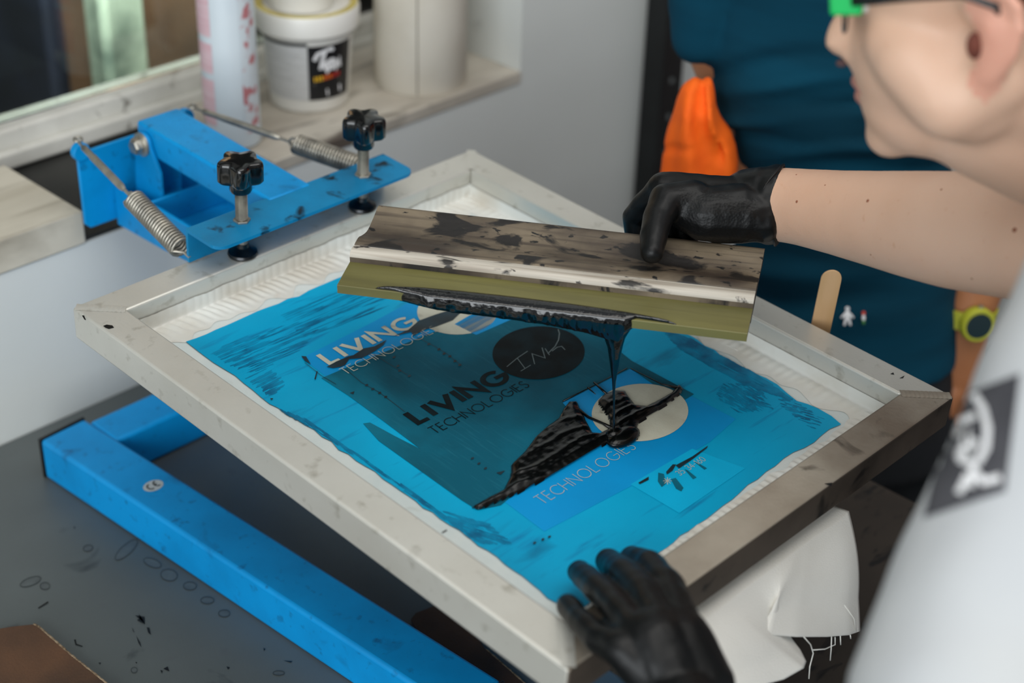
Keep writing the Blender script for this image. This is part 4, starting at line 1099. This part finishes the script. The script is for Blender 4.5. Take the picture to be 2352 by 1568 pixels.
for s_ in (-1, 1):
    h0 = hip + bodyL * (.085 * s_); tr1.chain([(h0, .098), (V((h0.x, h0.y, .48)) + Fh * .01, .078), (V((h0.x, h0.y, .10)) - Fh * .01, .066)], 16)
put('trousers', None, M_trouser, printer, smooth=180, me=baked(tr1, 'trousers', .010, 4, off=printer.location))
# right glove on the squeegee handle
gR = MB()
D = at_d
kn = [(1527, 434, 1.430), (1532, 432, 1.452), (1545, 436, 1.472), (1566, 446, 1.490)]
for k, (x, y, d) in enumerate(kn):
    gR.chain([(D(1770, 470, 1.42 + .012 * k), .027), (D(1690, 462, 1.425 + .014 * k), .0215), (D(x, y, d), .0155 if k == 0 else .0125)], 14)
gR.chain([(D(1700, 490, 1.412), .026), (D(1620, 492, 1.407), .0235), (D(1560, 470, 1.41), .0185)], 14)   # thenar
gR.chain([(D(1740, 500, 1.41), .022), (D(1650, 520, 1.412), .015)], 14)
# thumb on the near face of the handle
gR.chain([(D(1590, 462, 1.408), .0185), (D(1532, 462, 1.402), .0158), (D(1512, 500, 1.388), .0128), (D(1502, 540, 1.374), .0118), (D(1497, 578, 1.362), .0098)], 14)
# fingers over the far edge and under the handle
gR.chain([(D(1527, 434, 1.430), .0150), (D(1486, 470, 1.448), .0128), (D(1458, 500, 1.462), .0115), (D(1466, 562, 1.470), .0105), (D(1500, 610, 1.448), .0092)], 12)
gR.chain([(D(1532, 434, 1.452), .0130), (D(1490, 474, 1.478), .0118), (D(1500, 545, 1.490), .0112), (D(1530, 610, 1.460), .0095)], 12)
gR.chain([(D(1545, 440, 1.472), .0125), (D(1520, 490, 1.490), .0115), (D(1540, 560, 1.492), .0108), (D(1568, 615, 1.458), .0092)], 12)
gR.chain([(D(1566, 450, 1.488), .0120), (D(1555, 510, 1.496), .0105), (D(1585, 570, 1.488), .0095), (D(1610, 610, 1.458), .0085)], 12)
# cuff
gR.chain([(D(1725, 466, 1.432), .0300), (D(1768, 470, 1.426), .0335)], 26)
gR.tube([D(1740, 468, 1.430), D(1792, 471, 1.424)], [.0325, .0343], 26)
def glove_w(co, n):
    p = proj(co)
    wv = .0006 * noise.noise(co * 90)
    t = max(0, min(1, (p[0] - 1690) / 60))
    wv += t * (.0012 * noise.noise(V((co.x * 60, co.y * 60, co.z * 35))) + .0006 * math.sin(p[0] * .11 + p[1] * .05))
    return wv
mg = baked(gR, 'glove', .0016, 5, off=printer.location, disp=lambda co, n: glove_w(co, n))
gRo = put('glove', None, [M_glove, M_glovegrip], printer, smooth=180, me=mg, label='black nitrile glove gripping the squeegee')
for p in mg.polygons:
    x, y = proj(p.center + printer.location)
    if 1560 < x < 1740 and y > 430 + (x - 1560) * .15: p.material_index = 1
cr = MB()
cc, cr_ = D(1790, 471, 1.424), .0342
ax = (D(1800, 472, 1.422) - D(1780, 471, 1.426)).normalized(); X_, Y_, _ = basis(ax)
cr.tube([cc + X_ * (cr_ * math.cos(t)) + Y_ * (cr_ * math.sin(t)) + ax * (.004 * math.sin(3 * t)) for t in [2 * PI * i / 48 for i in range(48)]], .0013, 8, closed=True)
put('cuff', cr, M_glove, gRo, smooth=180)
# left glove on the front rail
gL = MB()
def G(px, py, w): 
    q = on_f((px, py), w); return fw(q[0], q[1], w)
back_c = G(1520, 1500, .045)
wrist = at_d(1580, 1690, 1.05)
fing = [  # tip -> knuckle: (px, py, height above frame)
    [(1452, 1280, -.006, .0092), (1492, 1296, .016, .0105), (1535, 1345, .032, .0118), (1560, 1425, .040, .0140)],   # index
    [(1396, 1288, -.006, .0094), (1432, 1315, .018, .0106), (1478, 1365, .034, .0118), (1518, 1440, .044, .0140)],   # middle
    [(1330, 1312, -.006, .0092), (1372, 1350, .018, .0104), (1420, 1400, .032, .0115), (1468, 1458, .042, .0135)],   # ring
    [(1304, 1388, .004, .0082), (1334, 1425, .018, .0092), (1375, 1468, .030, .0102), (1425, 1490, .038, .0125)],   # little
]
for f in fing:
    gL.chain([(G(a, b, w), r) for a, b, w, r in f] + [(at_d(1560, 1600, 1.085), .022)], 14)
gL.chain([(G(1500, 1480, .036), .024), (at_d(1560, 1600, 1.085), .027), (wrist, .030)], 18)
gL.chain([(G(1560, 1470, .034), .022), (at_d(1600, 1580, 1.09), .026)], 18)
# thumb pressed to the outer face of the rail, partly under the hand
tO = fw(on_f((1600, 1470), -.01)[0], v0 - .016, -.004)
gL.chain([(at_d(1590, 1570, 1.10), .020), (G(1590, 1490, .010), .0155), (fw(tO.x, v0 - .014, -.004), .0125), (fw(tO.x + .012, v0 - .0115, -.020), .0105)], 12)
mgl = baked(gL, 'glove', .0017, 5, off=printer.location, disp=lambda co, n: .0006 * noise.noise(co * 80) + .0010 * noise.noise(V((co.x * 60, co.y * 30, co.z * 60))))
put('glove', None, M_glove, printer, smooth=180, me=mgl, label='black nitrile glove resting on the near corner of the frame')

# ---------------------------------------------------------------- the second person, in teal
DV = 1.66
def PV(x, y, dd=0): return at_v(x, y, DV + dd)
base2 = PV(1920, 400); base2.z = 0
helper = empty('person', base2, 'person in dark teal T-shirt standing behind the screen wearing a wristwatch', 'person')
tors = [(-560, 1800, 2080, .06), (-470, 1690, 2200, .09), (-330, 1640, 2270, .105), (-150, 1640, 2250, .11), (0, 1645, 2225, .11), (100, 1640, 2205, .112), (180, 1629, 2190, .118), (260, 1648, 2180, .118), (330, 1684, 2178, .112), (400, 1692, 2182, .108), (500, 1690, 2186, .108), (600, 1690, 2190, .11), (700, 1695, 2195, .11), (790, 1698, 2198, .11)]
def tring(y, xl, xr, dep, grow=0, n=40):
    a, b = PV(xl, y), PV(xr, y); c = (a + b) / 2; hw = (b - a).length / 2 + grow
    return [c + RH * (hw * math.cos(t)) - FH * ((dep + grow) * math.sin(t)) for t in [2 * PI * k / n for k in range(n)]]
b2 = MB()
b2.loft([tring(*t, grow=-.008) for t in tors])
nk = PV(1930, -600); b2.chain([(nk - UP * .02, .06), (nk + UP * .07, .054)], 18)
F2 = (-FH * .75 - RH * .66).normalized(); L2 = UP.cross(F2).normalized()
hp2 = head_mesh(b2, nk + UP * .19 + F2 * .03, F2, UP, L2)
# arms: right (image left) bent, left hanging with a watch
shr = PV(1675, -330); elr = PV(1662, 100, .03); har = PV(1702, 300, .02)
b2.chain([(shr, .052), (elr, .042)], 18); b2.chain([(elr, .042), (PV(1690, 220, .03), .034), (har, .029), (PV(1690, 420, -.03), .028)], 18)
shl = PV(2270, -330); ell_ = PV(2300, 420, .02); wrl = PV(2215, 730, -.02)
b2.chain([(shl, .052), (ell_, .042)], 18)
me2 = baked(b2, 'body', .0055, 5, off=helper.location)
put('body', None, M_skintan, helper, smooth=180, me=me2)
fa = MB(); fa.chain([(ell_, .043), (PV(2250, 600, 0), .039), (wrl, .031), (PV(2195, 850, -.02), .034), (PV(2185, 930, -.02), .030)], 18)
hand_pts = PV(2185, 930, -.02)
for k in range(4): fa.chain([(PV(2178 + 10 * k, 940, -.03 + .012 * k), .011), (PV(2165 + 10 * k, 1010, -.04 + .012 * k), .0095), (PV(2168 + 10 * k, 1060, -.03 + .012 * k), .0085)], 10)
fa.chain([(PV(2190, 900, -.045), .013), (PV(2160, 970, -.055), .010)], 10)
put('forearm', None, M_skintan, helper, smooth=180, me=baked(fa, 'forearm', .003, 5, off=helper.location), label='tanned forearm with wristwatch')
put('hair', MB().ell(hp2(-.022, .062, 0), .098, .086, .080, F2, L2, UP), M_hair, helper, smooth=180)
t2 = MB()
t2.loft([tring(*t, grow=.004) for t in tors[1:]])
t2.chain([(shr, .062), (PV(1646, -120), .054), (PV(1634, 68, .01), .045)], 20); t2.chain([(shl, .062), (PV(2290, 80), .056)], 20)
def fold2(co, n):
    q = proj(co); y = q[1]; f = 0
    for yc, am, wd in ((270, .006, 16), (318, -.007, 16), (352, .006, 14), (385, -.006, 14), (230, -.004, 14), (195, .003, 16), (140, -.004, 20), (620, .004, 26), (690, -.004, 26)):
        yy = yc + 12 * math.sin(q[0] * .012 + yc) - (q[0] - 1850) * (.03 + .06 * math.sin(yc))
        am = am * 2.1 * (.55 + .45 * math.sin(q[0] * .009 + yc * 1.7))
        f += am * math.exp(-((y - yy) / wd) ** 2)
    return f + .004 * noise.noise(V((co.x * 9, co.y * 9, co.z * 22)))
put('t_shirt', None, M_teal, helper, smooth=180, me=baked(t2, 't_shirt', .005, 6, off=helper.location, disp=fold2), label='dark teal T-shirt')
p2 = MB(); lowc = PV(1946, 800)
p2.loft([tring(*t, grow=-.002) for t in [(740, 1696, 2196, .112), (860, 1690, 2205, .118), (1000, 1690, 2205, .118)]])
for s_ in (-1, 1):
    h0 = V((lowc.x, lowc.y, .72)) + RH * (.070 * s_); p2.chain([(h0, .082), (V((h0.x, h0.y, .42)), .068), (V((h0.x, h0.y, .08)), .055)], 16)
    p2.chain([(V((h0.x, h0.y, .045)), .045), (V((h0.x, h0.y, .04)) - FH * .14, .038)], 12)
put('trousers', None, M_trouser, helper, smooth=180, me=baked(p2, 'trousers', .008, 4, off=helper.location))
# wristwatch
wc = PV(2216, 716, -.02); wa = (PV(2195, 850, -.02) - PV(2250, 600, 0)).normalized(); wx, wyv, _ = basis(wa)
wt = put('wristwatch', MB().lathe([(.035, -.011), (.037, -.010), (.037, .010), (.035, .011)], wc, wa, 32, cap=False), M_watch, helper, smooth=60, solid=.003, label='lime green wristwatch')
dn = (-FH + RH * .15 + UP * .25); dn = (dn - wa * dn.dot(wa)).normalized()
put('watch_case', MB().lathe([(.0195, .030), (.0205, .034), (.0205, .041), (.0185, .0435), (.0155, .0435), (.0155, .042)], wc, dn, 32), M_watch, wt)
put('dial', MB().lathe([(.0154, .0415), (.0154, .0432)], wc, dn, 32), M_dial, wt)
put('crown', MB().lathe([(.003, .0205), (.003, .0235)], wc + dn * .037, -wa, 12), M_steel, wt)
# two small figure pins on the shirt
bv2 = BVHTree.FromPolygons([v.co + helper.location for v in bpy.data.objects[[o.name for o in helper.children if o.name.startswith('t_shirt')][0]].data.vertices], [list(p.vertices) for p in bpy.data.objects[[o.name for o in helper.children if o.name.startswith('t_shirt')][0]].data.polygons])
def pin_at(x, y):
    h_ = bv2.ray_cast(CAM, ray((x, y)).normalized()); p = h_[0] if h_[0] else PV(x, y, -.11)
    return p - RZ * .003
k = 1.65 / F_PX
c1 = pin_at(1945, 725)
pm = MB(); pm.ell(c1, 8 * k, .002, 13 * k, RX, RZ, -RY); pm.ell(c1 - RY * (17 * k), 6 * k, .002, 6 * k, RX, RZ, -RY)
for s_ in (-1, 1):
    pm.chain([(c1 + RX * (5 * s_ * k) - RY * (6 * k), 3 * k), (c1 + RX * (14 * s_ * k) + RY * (4 * k), 2.6 * k)]); pm.chain([(c1 + RX * (4 * s_ * k) + RY * (8 * k), 3.2 * k), (c1 + RX * (7 * s_ * k) + RY * (22 * k), 3 * k)])
put('pin_badge', pm, M_lwhite, helper, smooth=180, label='small white figure pin')
c2 = pin_at(1982, 730)
put('pin_badge', MB().ell(c2, 4.5 * k, .002, 9 * k, RX, RZ, -RY, mi=0).ell(c2 - RY * (12 * k), 5 * k, .002, 5 * k, RX, RZ, -RY, mi=1).ell(c2 + RY * (11 * k), 4.5 * k, .002, 6 * k, RX, RZ, -RY, mi=2), [M_lwhite, M_pinred, M_pingreen], helper, smooth=180, label='small red, white and green pin')
# orange cloth over the forearm
oc = MB()
rows = [(176, 1598, 1636), (200, 1566, 1641), (240, 1550, 1645), (275, 1540, 1660), (300, 1532, 1682), (330, 1526, 1692), (370, 1520, 1694), (410, 1514, 1690), (470, 1510, 1680), (520, 1512, 1660)]
def orow(y, xl, xr):
    n = 36; front = []; 
    a, b = PV(xl, y, -.075), PV(xr, y, -.075); c = (a + b) / 2; hw = (b - a).length / 2
    return [c + RH * (hw * math.cos(t)) - FH * ((.034 + .010 * math.sin(5 * t + y * .012)) * math.sin(t) * min(1, (y - 150) / 90)) for t in [2 * PI * k / n for k in range(n)]]
oc.loft([orow(*r) for r in rows])
def ofold(co, n):
    q = proj(co)
    f = -.012 * math.exp(-((q[0] - (1612 - (q[1] - 250) * .02)) / 13) ** 2) * math.exp(-((q[1] - 225) / 60) ** 2)
    f += -.010 * math.exp(-((q[0] - 1655) / 12) ** 2 - ((q[1] - 350) / 26) ** 2) - .004 * math.exp(-((q[1] - 342) / 8) ** 2 - ((q[0] - 1550) / 30) ** 2)
    return f + .002 * noise.noise(co * 25)
oloc = PV(1600, 500, -.075)
oo = put('orange_cloth', None, M_orange, loc=oloc, smooth=180, me=baked(oc, 'orange_cloth', .004, 6, off=oloc, disp=ofold))
tag(oo, 'bright orange cloth hanging over the forearm beside the black post', 'cloth')

# ================================================================== THINGS ON THE SILL
def on_sill(p): q = at_z(p, SZ); return q
cb = on_sill((538, 322)); cr0 = .0318
can = empty('spray_can', cb, 'tall pale blue aerosol can with pink print on the sill behind the press', 'can')
put('can_body', MB().lathe([(cr0 * .93, 0), (cr0, .003), (cr0, .19), (cr0 * .97, .194), (cr0 * .8, .205)], cb, UP, 48), M_can, can, smooth=30)
put('can_cap', MB().lathe([(cr0 * .82, .205), (cr0 * .84, .207), (cr0 * .84, .25), (cr0 * .7, .256)], cb, UP, 40), M_tubwhite, can, smooth=40)
def wrap(c, r, a0, a1, z0, z1, n=14, nz=2, mi=0, mb=None, r2=None):
    mb = mb or MB(); r2 = r2 or r
    return mb.grid(lambda a, b: V((c.x + (r + (r2 - r) * b) * math.cos(a0 + (a1 - a0) * a), c.y + (r + (r2 - r) * b) * math.sin(a0 + (a1 - a0) * a), z0 + (z1 - z0) * b)), n, nz, mi)
tocam = math.atan2(-FH.y, -FH.x)                 # azimuth of the side facing the camera; image left = smaller angle
def az(off): return tocam + off
lb = MB()
for (z0, z1) in ((.030, .085), (.093, .128), (.136, .20 - .012)): wrap(cb, cr0 + .0004, az(-1.35), az(-.42), SZ + z0, SZ + z1, mb=lb)
put('print_block', lb, M_pink, can, smooth=180, label='pale pink text blocks')
rd = MB(); wrap(cb, cr0 + .0005, az(.62), az(1.3), SZ + .02, SZ + .19, 10, 4, mb=rd)
M_redmix = pmat('can_red_print', '#cdd5da', .4, col2='#b9767a', ns=75, nlo=.52, nhi=.58, st=(1, 1, .8))
put('red_print', rd, M_redmix, can, smooth=180, label='broken red print')
# ink tub with label
bbp = on_sill((712, 226)); rb, rt = .0480, .0555
tub = empty('ink_tub', bbp, 'white plastic ink tub with black label and yellow crusted lid on the sill', 'tub')
Hb = .098
put('tub_body', MB().lathe([(rb * .95, 0), (rb, .003), (rt, Hb), (rt, Hb + .006)], bbp, UP, 56), M_tubwhite, tub, smooth=30)
put('lid', MB().lathe([(rt + .0015, Hb - .004), (rt + .0075, Hb + .002), (rt + .0085, Hb + .022), (rt + .0065, Hb + .027), (rt - .003, Hb + .027), (rt - .004, Hb + .022), (.001, Hb + .022)], bbp, UP, 56), M_tubwhite, tub, smooth=35)
put('crust', MB().lathe([(rt - .0032, Hb + .0225), (rt - .0030, Hb + .0274), (rt + .0055, Hb + .0276), (rt + .0060, Hb + .0268)], bbp, UP, 56, cap=False), M_yellow, tub, smooth=40, label='yellow dried crust on the lid rim')
rz = lambda z_: rb + (rt - rb) * z_ / Hb + .0005
lb = MB(); wrap(bbp, rz(.018), az(-1.15), az(.12), SZ + .018, SZ + .088, 18, 2, 0, lb, rz(.088))
wrap(bbp, rz(.018), az(.12), az(1.25), SZ + .018, SZ + .088, 18, 2, 1, lb, rz(.088))
wrap(bbp, rz(.088) + .0001, az(-1.15), az(.12), SZ + .088, SZ + .092, 18, 1, 1, lb)
def wpt(a, z_, l=.0004): return V((bbp.x + (rz(z_) + l) * math.cos(az(a)), bbp.y + (rz(z_) + l) * math.sin(az(a)), SZ + z_))
def wline(pts, w, mi, l=.0004):
    L, Rr = stroke_quads([(a * rb, z_) for a, z_ in pts], w); n = len(L)
    lb.add([wpt(p.x / rb, p.y, l) for p in L] + [wpt(p.x / rb, p.y, l) for p in Rr], [[i, i + 1, n + i + 1, n + i] for i in range(n - 1)], mi)
for pts in [[(.26, .070), (.34, .078), (.50, .081), (.66, .083), (.70, .080)], [(.50, .080), (.44, .068), (.40, .058)], [(.46, .064), (.56, .066), (.55, .058), (.50, .060), (.56, .055), (.62, .060)], [(.62, .070), (.72, .056)], [(.72, .070), (.62, .056)], [(.76, .068), (.80, .057), (.88, .066), (.90, .057)]]:
    wline(pts, .0042, 2)
for k in range(9): wline([(.25 + k * .075, .0455 + k * .0004), (.25 + k * .075 + .05, .0457 + k * .0004)], .0058, (3, 3, 3, 4, 4, 4, 5, 5, 5)[k])
wline([(.25, .039), (.92, .041)], .0015, 6)
wline([(.55, .027), (.95, .029)], .0090, 2)
for k in range(9): wline([(-.95, .076 - k * .006), (-.10 - .1 * (k % 3), .076 - k * .006)], .0012, 6)
put('label', lb, [M_label, M_lblack, M_lwhite, M_lyel, M_lor, M_lred, M_seam], tub, smooth=180, label='grey and black wrap label')
sb = bbp + UP * (Hb + .0222) + RH * -.006
st2 = empty('small_tub', sb, 'small white tub standing on the lid of the ink tub', 'tub')
put('tub_body', MB().lathe([(.036, 0), (.038, .002), (.042, .06)], sb, UP, 40), M_tubwhite, st2, smooth=40)
put('lid', MB().lathe([(.0435, .058), (.0440, .066), (.0430, .068), (.001, .068)], sb, UP, 40), M_tubwhite, st2, smooth=40)
# paper roll
rbp = on_sill((966, 181)); rr_ = .0585
roll = empty('paper_roll', rbp, 'thick cream paper towel roll standing upright on the sill', 'roll')
put('paper', MB().lathe([(rr_ - .001, .0), (rr_, .002), (rr_, .228), (rr_ - .002, .23), (.021, .23)], rbp, UP, 64), M_paper, roll, smooth=35)
put('core', MB().lathe([(.019, .001), (.019, .231), (.021, .231), (.021, .23)], rbp, UP, 32, cap=False), M_brown, roll, smooth=35)
sm_ = MB(); wrap(rbp, rr_ + .0004, az(-.02), az(.015), SZ + .002, SZ + .229, 3, 12, mb=sm_)
put('seam', sm_, M_seam, roll, smooth=180, label='loose paper edge')

# ================================================================== POST, BOARDS, STICK
pa = at_y((1510, 0), 1.335); pbb = at_y((1560, 0), 1.335)
post = empty('shelf_post', (1.70, 1.335, 0), 'black slotted steel post standing against the wall', 'post')
pm_ = MB().bb(pa.x, pa.x + .003, 1.318, 1.352, 0, 2.4).bb(pa.x, pa.x + .046, 1.316, 1.319, 0, 2.4)
put('angle', pm_, M_post, post, bevel=.0008)
M_slot = pmat('slot_pale', '#6b7070', .6)
for k in range(20): put('slot_hole', MB().lathe([(.0042, 0), (.0042, .0008)], (pa.x + .022, 1.316, .62 + .055 * k), (0, -1, 0), 14), M_slot, post, smooth=0)

def board_px(name, pts, z, th, m, label, cat, edge=None):
    w = [at_z(p, z + th) for p in pts]; c = sum(w, V()) / len(w); loc = V((c.x, c.y, z))
    o = put(name, MB().prism([(p.x, p.y) for p in w], lambda p, h: V((p[0], p[1], h)), z, z + th), m, loc=loc, bevel=.0012)
    if edge:
        eb = MB()
        for a, b in edge:
            A, B = w[a], w[b]; n = 40; d = (B - A); q = V((-d.y, d.x, 0)).normalized()
            eb.tube([A + d * (i / n) + q * (.0006 * noise.noise(V((i * 1.3, a, 0)))) - UP * .0012 for i in range(n + 1)], [.0012 + .0006 * random.random() for i in range(n + 1)], 6)
        put('frayed_edge', eb, M_hardedge, o, smooth=180)
    return tag(o, label, cat)
board_px('hardboard', [(-60, 1452), (30, 1437), (78, 1432), (92, 1440), (160, 1500), (250, 1572), (420, 1720), (100, 1800), (-200, 1620)], TZ + .0045, .0032, M_hard, 'brown hardboard sheet with rounded corner at the near bench corner, upper of two', 'board', [(4, 5), (5, 6), (2, 3), (3, 4)])
board_px('hardboard', [(-120, 1490), (0, 1524), (40, 1560), (140, 1640), (-100, 1750)], TZ + .0004, .0040, M_hard, 'orange brown hardboard sheet under the rounded board', 'board')
board_px('hardboard', [(944, 1420), (955, 1406), (1000, 1388), (1060, 1400), (1116, 1489), (1206, 1568), (1300, 1660), (1180, 1720), (1010, 1520), (962, 1462)], TZ + .0005, .0032, M_hard, 'dark brown hardboard sheet lying between the blue tube and the frame', 'board', [(4, 5), (5, 6)])
dk = at_z((1900, 1400), TZ)
db = put('inked_board', MB().bb(.94, 1.262, .405, .672, TZ + .0005, TZ + .0095), M_darkboard, loc=(1.1, .54, TZ + .0005), bevel=.002)
tag(db, 'dark ink-stained board on the bench below the white cloth', 'board')
# stirring stick in a pot hidden behind the rail
s_top = at_d(1909, 640, 1.50); s_bot = at_d(1862, 860, 1.565)
sdir = (s_top - s_bot).normalized(); sx_ = (RX - sdir * RX.dot(sdir)).normalized(); sn = sdir.cross(sx_).normalized()
Ls = (s_top - s_bot).length + .0; hw = .0092
pf = [(-hw, -.02), (hw, -.02)] + [(hw * math.cos(a), Ls + hw * math.sin(a)) for a in [PI * i / 14 for i in range(15)]]
stk = put('stirring_stick', MB().prism(pf, lambda p, h: s_bot + sx_ * p[0] + sdir * p[1] + sn * h, -.0009, .0009), M_wstick, loc=s_bot, bevel=.0004)
tag(stk, 'plain birch stirring stick standing in a pot behind the frame', 'stick')
pc = V((s_bot.x, s_bot.y, TZ)); ph = max(.02, s_bot.z - TZ + .004)
pot = empty('ink_pot', pc, 'small pot behind the far rail holding the stirring stick', 'pot')
put('pot_wall', MB().lathe([(.024, 0), (.026, .002), (.028, ph), (.0265, ph), (.0245, .004), (.001, .004)], pc, UP, 40), M_tubwhite, pot, smooth=40)
put('ink_fill', MB().lathe([(.0248, .0045), (.0250, ph * .5), (.001, ph * .5)], pc, UP, 40), M_ink, pot, smooth=40)

# ================================================================== LIGHT, WORLD, CAMERA
w = bpy.data.worlds.new('world'); S.world = w; w.use_nodes = True
bg = w.node_tree.nodes['Background']; bg.inputs[0].default_value = (.90, .96, 1.0, 1); bg.inputs[1].default_value = .42
def area(name, loc, target, sx, sy, power, col):
    l = bpy.data.lights.new(name, 'AREA'); l.shape = 'RECTANGLE'; l.size = sx; l.size_y = sy; l.energy = power; l.color = col
    o = bpy.data.objects.new(name, l); COL.objects.link(o); o.location = loc
    o.rotation_euler = (V(target) - V(loc)).to_track_quat('-Z', 'Y').to_euler(); return o
area('daylight_window', (-2.1, -.85, 2.0), (.9, 1.0, 1.0), 2.8, 1.9, 88, (.92, .97, 1.0))
area('ceiling_light', (.7, .1, 3.3), (.8, .9, 1.0), 2.6, 1.8, 37, (1.0, .97, .92))
area('panel_fill', (1.0, 1.615, 1.62), (1.0, 2.6, 1.45),   .45, .10, 34, (.97, 1.0, .95))  # unseen fill light added to brighten the pale panel behind the glass
cam = bpy.data.cameras.new('camera'); co_ = bpy.data.objects.new('camera', cam); COL.objects.link(co_)
cam.sensor_width = 36; cam.lens = F_PX / 2352 * 36; cam.clip_start = .05
m = Matrix((RX, -RY, -RZ)).transposed().to_4x4(); m.translation = CAM; co_.matrix_world = m
cam.dof.use_dof = True; cam.dof.focus_distance = 1.37; cam.dof.aperture_fstop = 3.3
S.camera = co_
vs_ = S.view_settings; vs_.view_transform = 'Standard'; vs_.look = 'None'; vs_.exposure = 0.0; vs_.gamma = 1.0; vs_.use_curve_mapping = False
